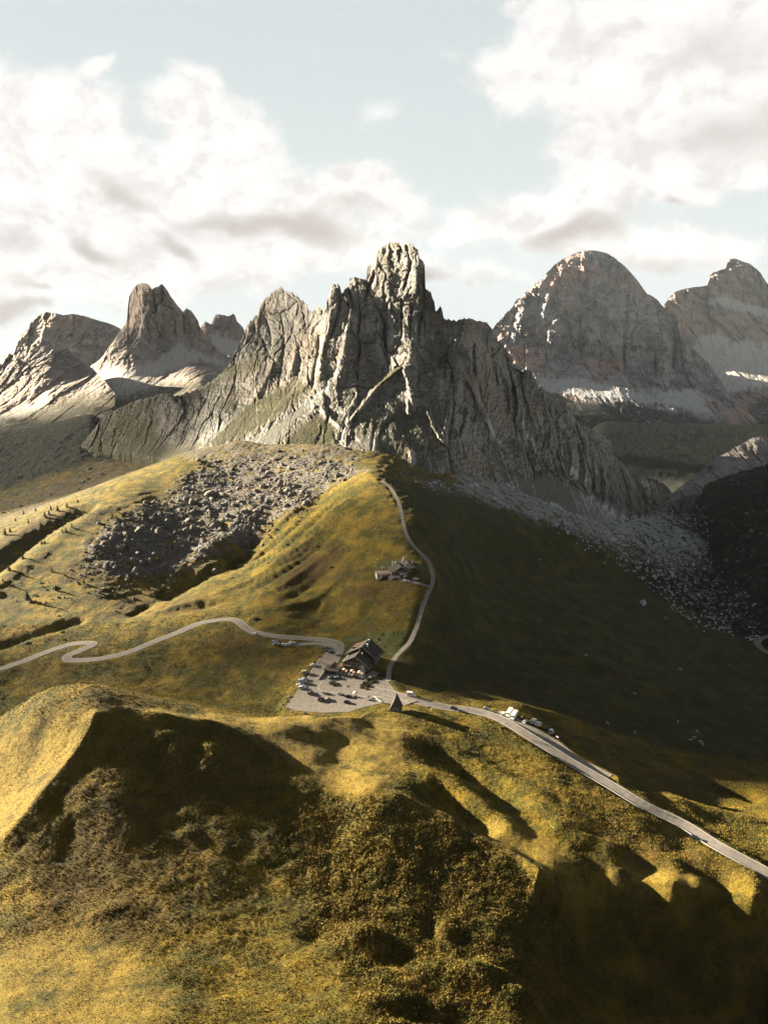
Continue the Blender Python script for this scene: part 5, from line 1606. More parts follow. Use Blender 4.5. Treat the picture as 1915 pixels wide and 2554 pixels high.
for i, (x, y) in enumerate([(590, 498), (612, 506), (640, 503), (668, 510)]):
    vehicle('moto', *c3(x, y), 20, 'black', 'dark motorcycle in the left rank on the car park', 'motorcycles of the left rank')
for i, (x, y) in enumerate([(795, 515), (820, 512), (846, 520), (868, 524)]):
    vehicle('moto', *c3(x, y), 20, 'black', 'dark motorcycle in the right rank on the car park', 'motorcycles of the right rank')
vehicle('moto', *c3(1215, 550), 60, 'black', 'motorcycle by the bend of the white fence')
vehicle('moto', *c7(850, 118), 105, 'black', 'motorcycle following the white van')

# ------------------------------------------------------------------ buildings
M_WOOD = simple_mat('dark_timber', (.050, .034, .024), .85, .15, var=.35, scale=1.2)
M_WOOD2 = simple_mat('brown_timber', (.13, .085, .055), .85, .15, var=.3, scale=1.5)
M_ROOF = simple_mat('shingle_roof', (.032, .028, .025), .9, .15, var=.35, scale=1.6)
M_VERGE = simple_mat('bleached_board', (.26, .22, .175), .85, .15, var=.2, scale=1)
M_PLASTER = simple_mat('plaster', (.36, .335, .30), .9, .15, var=.12, scale=.8)
M_STONEW = simple_mat('stone_wall', (.19, .172, .15), .95, .1, var=.3, scale=2.5)
M_WHITE = simple_mat('white_paint', (.55, .54, .51), .7, .2)
M_PINK = simple_mat('pinkish_deck', (.20, .155, .13), .9, .1, var=.15, scale=1)


def win(root, M, x, z, w=1.0, h=1.2, frame=M_WHITE, side='f'):
    """a window set in a wall through matrix M (local x along the wall, y outwards)"""
    fr = MB()
    t = .1
    for a in ((-w / 2 - t, z - t, w / 2 + t, z), (-w / 2 - t, z + h, w / 2 + t, z + h + t), (-w / 2 - t, z, -w / 2, z + h), (w / 2, z, w / 2 + t, z + h)):
        fr.box(x + a[0], -.02, a[1], x + a[2], .07, a[3], M)
    f = fr.build('window', frame, root)
    MB().box(x - w / 2, -.02, z, x + w / 2, .03, z + h, M).build('pane', M_GLASS, f)
    return f


def gable_block(root, x0, x1, y0, y1, ze, zr, over=1.0, wall=M_WOOD, roof=M_ROOF, ridge_x=None, zbase=0.0, rt=.28, ze2=None, split=None):
    """ridge along y; gables at y0 (front) and y1"""
    rx = (x0 + x1) / 2 if ridge_x is None else ridge_x
    ze2 = ze if ze2 is None else ze2
    m = MB()
    prof = [(x0, zbase - 1.5), (x1, zbase - 1.5), (x1, ze2), (rx, zr), (x0, ze)]
    vs = [(x, y0, z) for x, z in prof] + [(x, y1, z) for x, z in prof]
    m.add(vs, [(0, 1, 2, 3, 4), (9, 8, 7, 6, 5)] + [(i, i + 5, (i + 1) % 5 + 5, (i + 1) % 5) for i in range(5)])
    w = m.build('wall', wall, root)
    sl, sr = (zr - ze) / (rx - x0), (zr - ze2) / (x1 - rx)
    r = MB()
    ya, yb = y0 - over * 1.3, y1 + over
    r.roof_plane((x0 - over, ya, ze - sl * over + rt), (rx, ya, zr + rt), (rx, yb, zr + rt), (x0 - over, yb, ze - sl * over + rt), rt)
    r.roof_plane((rx, ya, zr + rt), (x1 + over, ya, ze2 - sr * over + rt), (x1 + over, yb, ze2 - sr * over + rt), (rx, yb, zr + rt), rt)
    rf = r.build('roof', roof, root)
    v = MB()
    for xa, za, xb, zb in ((x0 - over, ze - sl * over, rx, zr), (rx, zr, x1 + over, ze2 - sr * over)):
        v.add([(xa, ya - .02, za - .12), (xb, ya - .02, zb - .12), (xb, ya - .02, zb + rt + .08), (xa, ya - .02, za + rt + .08), (xa, ya - .14, za - .12), (xb, ya - .14, zb - .12), (xb, ya - .14, zb + rt + .08), (xa, ya - .14, za + rt + .08)],
              [(0, 1, 2, 3), (7, 6, 5, 4), (0, 4, 5, 1), (1, 5, 6, 2), (2, 6, 7, 3), (3, 7, 4, 0)])
    v.build('verge_board', M_VERGE, rf)
    return w, rf


def chimney(root, x, y, z0, z1, w=.7, cap=M_WHITE):
    c = MB().cbox(x, y, (z0 + z1) / 2, w, w, z1 - z0).build('chimney', M_PLASTER, root)
    MB().cbox(x, y, z1 + .1, w + .25, w + .25, .2).build('cap', cap, c)


def balcony(root, x0, x1, y, z, d=1.3):
    m = MB(); m.box(x0, y - d, z - .15, x1, y, z)
    m.box(x0, y - d, z + .85, x1, y - d + .08, z + 1.0)
    n = int((x1 - x0) / .5)
    for i in range(n + 1):
        x = x0 + (x1 - x0) * i / n
        m.box(x - .12, y - d + .02, z, x + .12, y - d + .06, z + .85)
    m.build('balcony', M_WOOD2, root)


bx, by, bz = at_z(889, 1675, 0)
hut = thing('alpine_chalet', 'large dark timber chalet with stepped gable roofs beside the car park', 'chalet', (bx, by, 0.1), R(-20))
gable_block(hut, -8.0, 7.2, 0, 9.5, 5.8, 10.4, 1.3, ridge_x=-.3)
gable_block(hut, -9.2, 8.2, 9.5, 20.5, 7.4, 13.2, 1.3, ridge_x=.6)
I4 = Matrix.Identity(4)
FR = Matrix.Rotation(math.pi, 4, 'Z')
for z in (1.0, 3.9):
    for x in (-6, -4, -2, 0, 2, 4, 6):
        win(hut, FR, x, z, 1.0, 1.4)
for x in (-2.5, 0, 2.2):
    win(hut, FR, x, 6.6, .9, 1.2)
balcony(hut, -8.2, 7.4, 0, 3.4); balcony(hut, -4.5, 4.2, 0, 6.2)
LS = Matrix.Translation((-8.0, 0, 0)) @ Matrix.Rotation(math.pi / 2, 4, 'Z')
RS = Matrix.Translation((7.2, 0, 0)) @ Matrix.Rotation(-math.pi / 2, 4, 'Z')
for y in (1.8, 4.2, 6.8):
    for z in (1.0, 3.7):
        win(hut, LS, y, z); win(hut, RS, -y, z)
RS2 = Matrix.Translation((8.2, 0, 0)) @ Matrix.Rotation(-math.pi / 2, 4, 'Z')
LS2 = Matrix.Translation((-9.2, 0, 0)) @ Matrix.Rotation(math.pi / 2, 4, 'Z')
for y in (11.5, 14, 16.5, 19):
    for z in (1.4, 4.6):
        win(hut, LS2, y, z); win(hut, RS2, -y, z)
for y, x in ((12.5, -5.2), (16.0, -5.2)):      # dormers on the lit slope
    d = MB(); d.prism([(0, 0), (0, 1), (1, 1)], 0, 1) if False else None
    m = MB(); zz = 13.2 - (5.8) * abs(x - .6) / 9.8
    m.add([(x - 2.0, y - 1, zz - .6), (x - 2.0, y + 1, zz - .6), (x + 1.8, y + 1, zz + .6), (x + 1.8, y - 1, zz + .6), (x - 2.0, y - 1, zz + .9), (x - 2.0, y + 1, zz + .9), (x + 1.8, y + 1, zz + 1.5), (x + 1.8, y - 1, zz + 1.5)],
          [(0, 3, 2, 1), (4, 5, 6, 7), (0, 1, 5, 4), (1, 2, 6, 5), (2, 3, 7, 6), (3, 0, 4, 7)])
    m.build('dormer', M_WOOD2, hut)
chimney(hut, 1.6, 17.5, 12.0, 14.2); chimney(hut, -1.5, 8.3, 9.2, 11.4); chimney(hut, 2.5, 12.0, 11.4, 13.6, .9); chimney(hut, 1.8, 5.0, 8.6, 10.4, .5)
MB().box(-9.6, .3, 0, -8.6, 9.2, 5.4).build('side_gallery', M_PLASTER, hut)
# terrace and the timber deck on the left
m = MB(); m.box(-9, -8.2, -.6, 7.6, -1.5, .25); m.build('terrace', M_STONEW, hut)
m = MB()
for i in range(18):
    x = -9 + 16.6 * i / 17
    m.box(x - .05, -8.2, .25, x + .05, -8.1, 1.15)
m.box(-9, -8.22, 1.1, 7.6, -8.08, 1.22)
m.build('railing', M_WOOD2, hut)
m = MB(); m.box(-15.5, -6.2, 2.3, -9.4, 2.4, 2.55); m.box(-15.5, -6.3, 2.55, -9.4, -6.2, 3.5); m.box(-15.6, -6.3, 2.55, -15.5, 2.4, 3.5)
for x, y in ((-15.2, -6), (-12.4, -6), (-9.8, -6), (-15.2, 2), (-15.2, -2)):
    m.box(x - .15, y - .15, -.3, x + .15, y + .15, 2.3)
m.build('timber_deck', M_WOOD2, hut)
# retaining wall with garage mouth left of the terrace
gx, gy, _ = at_z(*c3(690, 235), 0)
gar = thing('garage', 'low garage with dark mouth and stone retaining wall left of the chalet terrace', 'garage', (gx, gy, .1), R(-18))
m = MB(); m.box(-4.5, 0, -.3, -4.0, 7, 2.3); m.box(3.8, 0, -.3, 4.3, 7, 2.3); m.box(-4.5, 6.6, -.3, 4.3, 7, 2.3); m.build('wall', M_STONEW, gar)
MB().box(-4.8, -.4, 2.3, 4.6, 7.3, 2.65).build('roof', M_ROOF, gar)
m = MB(); m.box(-3.9, .5, 0, -.2, .62, 2.2); m.box(.1, .5, 0, 3.7, .62, 2.2); m.build('door', M_WOOD, gar)
m = MB(); m.prism([(-9, 0), (-9, .6), (0, 2.0), (0, 0)], -4.6, -4.1); m.build('ramp_wall', M_VERGE, gar)

# tables and parasols on the terrace
M_PAR = simple_mat('parasol_cloth', (.48, .44, .38), .9, .1)
M_ORG = simple_mat('orange_cloth', (.30, .14, .08), .9, .1)


def make_table():
    t = thing('terrace_table', 'x', 'table')
    MB().cbox(0, 0, .74, 1.6, .8, .06).build('tabletop', M_WHITE, t)
    for s in (-1, 1):
        MB().cbox(0, s * .75, .45, 1.6, .3, .05).build('bench', M_WOOD2, t)
        MB().cbox(s * .6, 0, .36, .08, 1.4, .7).build('leg', M_WOOD2, t)
    return t


def make_parasol():
    t = thing('parasol', 'x', 'parasol')
    MB().tube((0, 0, 0), (0, 0, 2.6), .03, n=6).build('pole', M_WOOD2, t)
    m = MB(); n = 8
    vs = [(0, 0, 2.65)] + [(1.4 * math.cos(i * 6.283 / n), 1.4 * math.sin(i * 6.283 / n), 2.15) for i in range(n)] + [(0, 0, 2.6)] + [(1.38 * math.cos(i * 6.283 / n), 1.38 * math.sin(i * 6.283 / n), 2.1) for i in range(n)]
    m.add(vs, [(0, 1 + i, 1 + (i + 1) % n) for i in range(n)] + [(n + 1, n + 2 + (i + 1) % n, n + 2 + i) for i in range(n)] + [(1 + i, n + 2 + i, n + 2 + (i + 1) % n, 1 + (i + 1) % n) for i in range(n)])
    m.build('canopy', M_PAR, t)
    return t


HM = Matrix.Translation((bx, by, .35)) @ Matrix.Rotation(R(-20), 4, 'Z')
t0 = make_table(); p0 = make_parasol(); k = 0
for r_, yy in enumerate((-3.0, -5.0, -6.9)):
    for c_, xx in enumerate((-7.5, -5, -2.5, 0, 2.5, 5)):
        o = t0 if k == 0 else copy_tree(t0)
        o.location = HM @ Vector((xx, yy, 0)); o.rotation_euler = (0, 0, R(-20))
        tag(o, 'pale bench table set out on the chalet terrace', 'table', 'bench tables on the chalet terrace')
        k += 1
k = 0
for xx, yy in ((-6.3, -4.0), (-3.8, -5.8), (-1.2, -4.0), (1.2, -5.9), (3.8, -4.0), (6.3, -5.6)):
    o = p0 if k == 0 else copy_tree(p0)
    o.location = HM @ Vector((xx, yy, 0)); o.rotation_euler = (0, 0, k)
    if k % 2: recolour(o, 'canopy', M_ORG)
    tag(o, 'faded orange parasol open over the terrace tables' if k % 2 else 'off white parasol open over the terrace tables', 'parasol', 'orange parasols on the terrace' if k % 2 else 'white parasols on the terrace')
    k += 1
fp = thing('flagpole', 'slim white flagpole by the right corner of the terrace', 'flagpole', HM @ Vector((6.2, -8.9, -.3)), 0, 'flagpoles by the terrace')
MB().tube((0, 0, 0), (0, 0, 8.5), .06, .04, 8).build('pole', M_WHITE, fp)
MB().tube((0, 0, 8.5), (0, 0, 8.65), .09, .09, 8).build('finial', M_WHITE, fp)
for dx in (.9, 1.8):
    o = copy_tree(fp); o.location = HM @ Vector((6.2 + dx, -8.9 + .4 * dx, -.3))
sg = thing('notice_board', 'pale framed notice board standing behind the flagpoles', 'sign', HM @ Vector((5.2, -8.4, -.2)), R(-15))
m = MB(); m.cbox(-1.6, 0, 1.5, .12, .12, 3); m.cbox(1.6, 0, 1.5, .12, .12, 3); m.build('post', M_WHITE, sg)
MB().cbox(0, 0, 2.4, 3.3, .08, 1.6).build('board', M_PINK, sg)

# garden mound with bushes right of the terrace
for i, (px, py, r) in enumerate([(952, 1686, 2.4), (938, 1690, 2.2), (924, 1697, 2.2), (912, 1704, 1.8), (905, 1710, 1.6), (918, 1712, 1.7), (930, 1702, 1.7), (903, 1716, 1.2), (915, 1719, 1.2), (946, 1694, 1.5)]):
    x, y, z = ground_at(px, py)
    o = bush0.copy(); COL.objects.link(o)
    o.location = (x, y, z - .1); o.scale = (r / 1.5, r / 1.5, r / 2.0); o.rotation_euler = (0, 0, i * 1.3)
    tag(o, 'leafy garden bush on the planted bank beside the flagpoles', 'bush', 'bushes of the planted bank')
for i, (px, py, r) in enumerate([(835, 1711, 1.2), (868, 1713, .9), (957, 1583, 1.3), (945, 1595, 1.2), (940, 1602, .9), (982, 1578, .9), (952, 1625, 1.0), (948, 1630, 1.1), (1005, 1590, .9)]):
    x, y, z = ground_at(px, py)
    o = bush0.copy(); COL.objects.link(o)
    o.location = (x, y, z - .1); o.scale = (r / 1.4, r / 1.7, r / 2.6); o.rotation_euler = (0, 0, i * 1.3)
    tag(o, 'round clipped bush on the green lawn behind the chalet' if i > 1 else 'small bush round a post on the car park island', 'bush', 'clipped bushes on the lawn' if i > 1 else 'bushes on the car park islands')

# --- upper hut
ux, uy, uz = ground_at(*c5(850, 530))
uh = thing('mountain_hut', 'upper mountain hut with dark roofs and white arched ground floor', 'hut', (ux, uy, uz), R(14))
gable_block(uh, -9.5, 4.5, 0, 9, 3.4, 7.2, 1.2, wall=M_WOOD, zbase=-2)
w_, rf_ = gable_block(uh, -1.0, 9.5, 3.5, 14, 4.8, 8.8, 1.2, wall=M_PLASTER, zbase=-2)
m = MB(); m.box(-3.5, -.35, -2.5, 9.9, .0, 1.7); m.build('white_front', M_PLASTER, uh)
for x in (-3, -.6, 1.8):
    win(uh, Matrix.Translation((0, -.36, 0)) @ FR, -x, -.9, 1.0, 1.7)
RSu = Matrix.Translation((9.5, 0, 0)) @ Matrix.Rotation(-math.pi / 2, 4, 'Z')
for y in (5, 7.2, 9.4, 11.6):
    win(uh, RSu, -y, 1.0, 1.2, 1.6)
for x in (-7, -4.5, -2, .5, 3):
    win(uh, FR, -x, 2.2, .9, 1.1)
chimney(uh, 3.2, 12.2, 8.2, 9.8, .7); chimney(uh, 1.5, 10.4, 7.4, 8.6, .6); chimney(uh, 7.8, 5.0, 5.6, 8.0, .6); chimney(uh, -6.5, 8.8, 5.5, 8.2, .6); chimney(uh, -4.4, 8.8, 6, 8.4, .6)
ax, ay, az_ = ground_at(*c5(330, 585))
an = thing('terrace_annex', 'low white annex with flat pinkish roof terrace left of the upper hut', 'annex', (ax, ay, az_), R(8))
MB().box(-4.5, 0, -1.5, 6.5, 7, 2.6).build('wall', M_PLASTER, an)
MB().box(-4.8, -.3, 2.6, 6.8, 7.3, 2.9).build('roof', M_PINK, an)
m = MB()
for i in range(12):
    x = -4.7 + 11.4 * i / 11
    m.box(x - .04, -.25, 2.9, x + .04, -.17, 3.8)
m.box(-4.7, -.27, 3.75, 6.7, -.15, 3.87); m.build('railing', M_WOOD2, an)
for x in (-2.8, .6, 3.0):
    win(an, FR, -x, .5, .9, 1.1, M_WOOD2)
MB().box(4.3, -.06, -.2, 5.4, .04, 2.1).build('door', M_WOOD, an)
wx, wy, wz = ground_at(*c5(660, 612))
rw = thing('retaining_wall', 'pale retaining wall with stairs between annex and upper hut', 'wall', (wx, wy, wz), R(8))
m = MB(); m.box(-5.5, 0, -1, 3.0, .4, 2.0); m.box(5.5, 0, -1, 10, .4, 2.2); m.build('wall_face', M_PLASTER, rw)
m = MB()
for i in range(8):
    m.box(-1.5 + i * .5, -1.1, -.6, -1.0 + i * .5, -.02, 2.0 - i * .24)
m.build('stairs', M_STONEW, rw)
MB().box(3.0, .2, -1, 5.5, .5, 2.1).build('garage_door', M_WOOD, rw)
for i, (x, y) in enumerate([(345, 380), (305, 412), (215, 210), (170, 375)]):
    px, py = c5(x, y); gx_, gy_, gz_ = ground_at(px, py)
    l_ = thing('garden_lamp', 'small white globe lamp on a post beside the upper hut', 'lamp', (gx_, gy_, gz_), 0, 'globe lamps by the upper hut')
    MB().tube((0, 0, 0), (0, 0, 1.8), .05, n=6).build('post', M_WOOD2, l_)
    b_ = bmesh.new(); bmesh.ops.create_icosphere(b_, subdivisions=2, radius=.32, matrix=Matrix.Translation((0, 0, 2.05)))
    me = bpy.data.meshes.new('globe'); b_.to_mesh(me); b_.free(); me.materials.append(M_WHITE)
    g_ = bpy.data.objects.new('globe', me); COL.objects.link(g_); g_.parent = l_

# --- A-frame chapel
kx, ky, kz = ground_at(985, 1773)
ch = thing('chapel', 'small steep A-frame timber chapel with triangular glazed front beside the road', 'chapel', (kx, ky, kz - .1), R(-9))
ch.scale = (.95, .9, .76)
m = MB(); m.box(-3.4, -.6, -.8, 3.4, 7.4, .35); m.build('stone_base', M_STONEW, ch)
m = MB()
m.roof_plane((-3.5, -1.0, .4), (0, -1.3, 9.9), (0, 7.6, 9.9), (-3.5, 7.6, .4), .3)
m.roof_plane((0, -1.3, 9.9), (3.5, -1.0, .4), (3.5, 7.6, .4), (0, 7.6, 9.9), .3)
m.build('roof', M_ROOF, ch)
m = MB(); m.add([(-3.1, .1, .35), (3.1, .1, .35), (0, .1, 9.2), (-3.1, 7.2, .35), (3.1, 7.2, .35), (0, 7.2, 9.2)], [(0, 1, 2), (3, 5, 4), (0, 3, 4, 1)])
m.build('gable_wall', M_WOOD, ch)
m = MB()
for a, b in (((-3.1, .35), (0, 9.2)), ((3.1, .35), (0, 9.2)), ((-2.3, 2.6), (2.3, 2.6)), ((-1.55, 4.8), (1.55, 4.8)), ((-.8, 7.0), (.8, 7.0)), ((0, 2.6), (0, 9.2)), ((-2.3, 2.6), (0, 4.8)), ((2.3, 2.6), (0, 4.8)), ((-1.55, 4.8), (0, 7)), ((1.55, 4.8), (0, 7))):
    m.tube((a[0], -.1, a[1]), (b[0], -.1, b[1]), .14, n=4)
m.build('truss', M_VERGE, ch)
m = MB(); m.box(-2.3, 0.0, .4, 2.3, .06, 2.3); m.build('door', M_STONEW, ch)
# cross on the gable
m = MB(); m.box(-.06, -1.32, 9.9, .06, -1.2, 11.0); m.box(-.35, -1.32, 10.45, .35, -1.2, 10.57); m.build('cross', M_WOOD, ch)

# white fence from the car park to the chapel
fpts = [hit(GZ, *p)[:2] for p in ((924, 1744), (934, 1740), (942, 1748), (950, 1753), (972, 1756))]
wf = thing('white_fence', 'low white rail fence bending from the car park to the chapel', 'fence', (0, 0, 0))
mp_, mr_ = MB(), MB()
for a, b in zip(fpts[:-1], fpts[1:]):
    n_ = max(2, int(math.hypot(b[0] - a[0], b[1] - a[1]) / 1.6))
    for i in range(n_ + 1):
        x, y = a[0] + (b[0] - a[0]) * i / n_, a[1] + (b[1] - a[1]) * i / n_
        MB().tube((x, y, smp(x, y) - .2), (x, y, smp(x, y) + 1.1), .09, n=6).build('post', M_WHITE, wf)
    for h_ in (.55, 1.0):
        mr_.tube((a[0], a[1], smp(*a) + h_), (b[0], b[1], smp(*b) + h_), .08, n=6)
mr_.build('rail', M_WHITE, wf)

# wayside boards right of the chapel
for i, (x, y, w_) in enumerate(((1010, 305, .9), (1035, 300, .35))):
    px, py = c7(x, y); gx_, gy_, gz_ = ground_at(px, py)
    o = thing('wayside_sign', ('broad dark' if i == 0 else 'slim pale') + ' wayside board on the grass right of the chapel', 'sign', (gx_, gy_, gz_), R(5))
    m = MB(); m.cbox(-w_ / 2, 0, .9, .12, .12, 2.2); m.cbox(w_ / 2, 0, .9, .12, .12, 2.2); m.build('post', M_WOOD2 if i == 0 else M_WHITE, o)
    MB().cbox(0, 0, 1.7, w_ + .2, .08, 1.1).build('board', M_WOOD if i == 0 else M_VERGE, o)


# ------------------------------------------------------------------ posts, rails, fences
def posts_along(key, t0, t1, off, step, h, r, name, label, cat, group, mat=M_WHITE):
    w, zz, _ = ROADS[key]
    w = np.array([p[:2] for p in w]); L = np.concatenate([[0], np.cumsum(np.hypot(*np.diff(w, axis=0).T))])
    s = t0 * L[-1]; first = None
    while s < t1 * L[-1]:
        p = np.array([np.interp(s, L, w[:, 0]), np.interp(s, L, w[:, 1])]); q = np.array([np.interp(s + .5, L, w[:, 0]), np.interp(s + .5, L, w[:, 1])])
        d = (q - p) / (np.linalg.norm(q - p) + 1e-9); p = p + np.array([-d[1], d[0]]) * off
        if first is None:
            first = thing(name, label, cat, (0, 0, 0), 0, group)
            MB().tube((0, 0, -.3), (0, 0, h), r, n=6).build('post', mat, first)
            MB().tube((0, 0, h * .72), (0, 0, h * .86), r * 1.15, n=6).build('reflector', M_TRIM, first)
            o = first
        else:
            o = copy_tree(first)
        o.location = (p[0], p[1], smp(p[0], p[1]))
        s += step


posts_along('road_right', .05, .30, -4.2, 13, 1.1, .09, 'delineator_post', 'small white road marker post along the right road', 'post', 'marker posts of the right road')
posts_along('road_left', .12, .9, 4.0, 26, 1.1, .09, 'delineator_post', 'small white road marker post along the left road', 'post', 'marker posts of the left road')
# guard rail on the lower side of the right road
w, zz, _ = ROADS['road_right']
w = np.array([p[:2] for p in w]); n_ = len(w)
gr = thing('guard_rail', 'long grey guard rail along the lower side of the right road', 'guard rail', (0, 0, 0))
mp_, mr_ = MB(), MB()
prev = None
for i in range(int(n_ * .50), n_ - 1, 1):
    d = w[min(i + 1, n_ - 1)] - w[i - 1]; d /= np.linalg.norm(d); p = w[i] + np.array([d[1], -d[0]]) * 3.9
    z = float(zz[i]) + .1
    MB().cbox(p[0], p[1], z + .3, .12, .12, .9).build('post', M_RIM, gr)
    if prev is not None:
        a, b = prev, (p[0], p[1], z)
        for za, zb in ((.45, .75),):
            mr_.add([(a[0], a[1], a[2] + za), (b[0], b[1], b[2] + za), (b[0], b[1], b[2] + zb), (a[0], a[1], a[2] + zb), (a[0] - .06, a[1] - .08, a[2] + za), (b[0] - .06, b[1] - .08, b[2] + za), (b[0] - .06, b[1] - .08, b[2] + zb), (a[0] - .06, a[1] - .08, a[2] + zb)],
                    [(0, 1, 2, 3), (7, 6, 5, 4), (0, 4, 5, 1), (3, 2, 6, 7)])
    prev = (p[0], p[1], z)
mr_.build('rail', simple_mat('zinc', (.30, .30, .29), .5, .4, .4), gr)
# pasture fence along the near bank
fw = trace([(958, 1972), (1050, 2010), (1130, 2052), (1210, 2098), (1290, 2140), (1380, 2205)], 3, GZ)
pf = thing('pasture_fence', 'thin wire pasture fence on weathered posts along the rim of the near bank', 'fence', (0, 0, 0))
mw_ = MB(); prev = None
M_GREYW = simple_mat('weathered_wood', (.22, .19, .16), .9, .1, var=.2, scale=3)
for x, y in fw:
    z = smp(x, y)
    MB().tube((x, y, z - .3), (x + .03, y, z + 1.25), .065, .05, 6).build('post', M_GREYW, pf)
    if prev:
        for h_ in (.5, 1.0):
            mw_.tube((prev[0], prev[1], prev[2] + h_), (x, y, z + h_), .012, n=4)
    prev = (x, y, z)
mw_.build('wire', M_RIM, pf)
for i, (px, py) in enumerate([(1318, 2160), (1565, 2230), (620, 1905), (545, 1885), (478, 1800), (700, 1975)]):
    x, y, z = ground_at(px, py)
    o = MB().tube((0, 0, -.3), (.05, 0, 1.3), .07, .05, 6).build('fence_post', M_GREYW)
    o.location = (x, y, z); tag(o, 'single weathered post on the near hillside', 'post', 'single posts on the near hillside')
# lamp post and tall post by the junction
lx, ly, lz = ground_at(961, 1727)
lp = thing('lamp_post', 'tall thin lamp post standing in the road junction by the chalet', 'lamp post', (lx, ly, lz))
MB().tube((0, 0, 0), (0, 0, 8), .09, .06, 8).build('pole', M_TRIM, lp)
m = MB(); m.tube((0, 0, 7.9), (1.0, -.3, 8.2), .05, n=6); m.cbox(1.2, -.35, 8.2, .6, .25, .14); m.build('lamp_head', M_TRIM, lp)
sx, sy, sz_ = ground_at(*c3(1030, 545))
st = thing('parasol_stand', 'small stall under a white round canopy on the car park', 'stall', (sx, sy, sz_ + .1))
m = MB()
for a in (-1, 1):
    for b in (-1, 1):
        m.tube((a * .9, b * .7, 0), (a * .9, b * .7, 2.4), .06, n=6)
m.build('frame', M_WHITE, st)
b_ = bmesh.new(); bmesh.ops.create_uvsphere(b_, u_segments=14, v_segments=8, radius=1.0, matrix=Matrix.Translation((0, 0, 2.5)) @ Matrix.Diagonal((1.4, 1.2, 1.0, 1)))
bmesh.ops.delete(b_, geom=[v for v in b_.verts if v.co.z < 2.45], context='VERTS')
me = bpy.data.meshes.new('canopy'); b_.to_mesh(me); b_.free(); me.materials.append(M_WHITE)
g_ = bpy.data.objects.new('canopy', me); COL.objects.link(g_); g_.parent = st
MB().cbox(0, 0, .5, 1.6, 1.0, 1.0).build('counter', M_WOOD2, st)


# ------------------------------------------------------------------ people and animals grown from skinned skeletons
def skinned(name, verts, edges, radii, mat, root_i=0, parent=None, sub=1):
    me = bpy.data.meshes.new(name)
    me.from_pydata(verts, edges, [])
    o = bpy.data.objects.new(name, me)
    COL.objects.link(o)
    sk = o.modifiers.new('skin', 'SKIN')
    for i, r in enumerate(radii):
        d = me.skin_vertices[0].data[i]
        d.radius = (r, r) if not isinstance(r, tuple) else r
        d.use_root = (i == root_i)
    sb = o.modifiers.new('sub', 'SUBSURF'); sb.levels = sub; sb.render_levels = sub
    dg = bpy.context.evaluated_depsgraph_get()
    m2 = bpy.data.meshes.new_from_object(o.evaluated_get(dg))
    o.modifiers.clear()
    o.data = m2
    m2.name = name
    m2.materials.clear(); m2.materials.append(mat)
    m2.polygons.foreach_set('use_smooth', [True] * len(m2.polygons))
    if parent is not None: o.parent = parent
    return o


M_SKIN = simple_mat('skin', (.30, .18, .12), .6)
CLOTH = {k: simple_mat('cloth_' + k, c, .9, .1) for k, c in dict(red=(.22, .03, .02), blue=(.03, .06, .16), dark=(.012, .012, .015), white=(.4, .4, .38), grey=(.10, .10, .11), orange=(.30, .10, .03)).items()}
M_HAIR = simple_mat('hair', (.03, .02, .012), .8)


def make_person(stride=.22):
    root = thing('person', 'x', 'person')
    s = stride
    v = [(0, 0, .95), (0, 0, 1.15), (0, 0, 1.42), (0, .01, 1.52), (0, .02, 1.62), (0, .02, 1.74),
         (-.09, 0, .90), (-.10, s * .6, .50), (-.10, s * .9 - .08, .08), (-.10, s * .9 + .08, .04),
         (.09, 0, .90), (.10, -s * .4, .50), (.10, -s - .05, .10), (.10, -s + .1, .04),
         (-.19, 0, 1.42), (-.24, -.06, 1.14), (-.23, .06, .90), (-.23, .10, .82),
         (.19, 0, 1.42), (.24, .06, 1.14), (.23, .18, .94), (.23, .24, .88)]
    e = [(0, 1), (1, 2), (2, 3), (3, 4), (4, 5), (0, 6), (6, 7), (7, 8), (8, 9), (0, 10), (10, 11), (11, 12), (12, 13), (2, 14), (14, 15), (15, 16), (16, 17), (2, 18), (18, 19), (19, 20), (20, 21)]
    r = [(.15, .11), (.13, .10), (.16, .10), .05, .09, .08, .085, .06, .04, .035, .085, .06, .04, .035, .055, .04, .03, .03, .055, .04, .03, .03]
    skinned('body', v, e, r, M_SKIN, 0, root)
    v2 = [(0, 0, 1.0), (0, 0, 1.18), (0, 0, 1.43), (-.19, 0, 1.42), (-.24, -.06, 1.14), (-.235, .03, .95), (.19, 0, 1.42), (.24, .06, 1.14), (.235, .15, .98)]
    skinned('jacket', v2, [(0, 1), (1, 2), (2, 3), (3, 4), (4, 5), (2, 6), (6, 7), (7, 8)], [(.17, .13), (.155, .12), (.18, .12), .07, .055, .045, .07, .055, .045], CLOTH['red'], 0, root)
    v3 = [(0, 0, .98), (-.09, 0, .88), (-.10, s * .6, .50), (-.10, s * .9 - .08, .13), (.09, 0, .88), (.10, -s * .4, .50), (.10, -s - .04, .14)]
    skinned('trousers', v3, [(0, 1), (1, 2), (2, 3), (0, 4), (4, 5), (5, 6)], [(.16, .12), .10, .075, .055, .10, .075, .055], CLOTH['dark'], 0, root)
    b = bmesh.new(); bmesh.ops.create_icosphere(b, subdivisions=2, radius=.105, matrix=Matrix.Translation((0, -.01, 1.72)))
    me = bpy.data.meshes.new('hair'); b.to_mesh(me); b.free(); me.materials.append(M_HAIR)
    h = bpy.data.objects.new('hair', me); COL.objects.link(h); h.parent = root
    return root


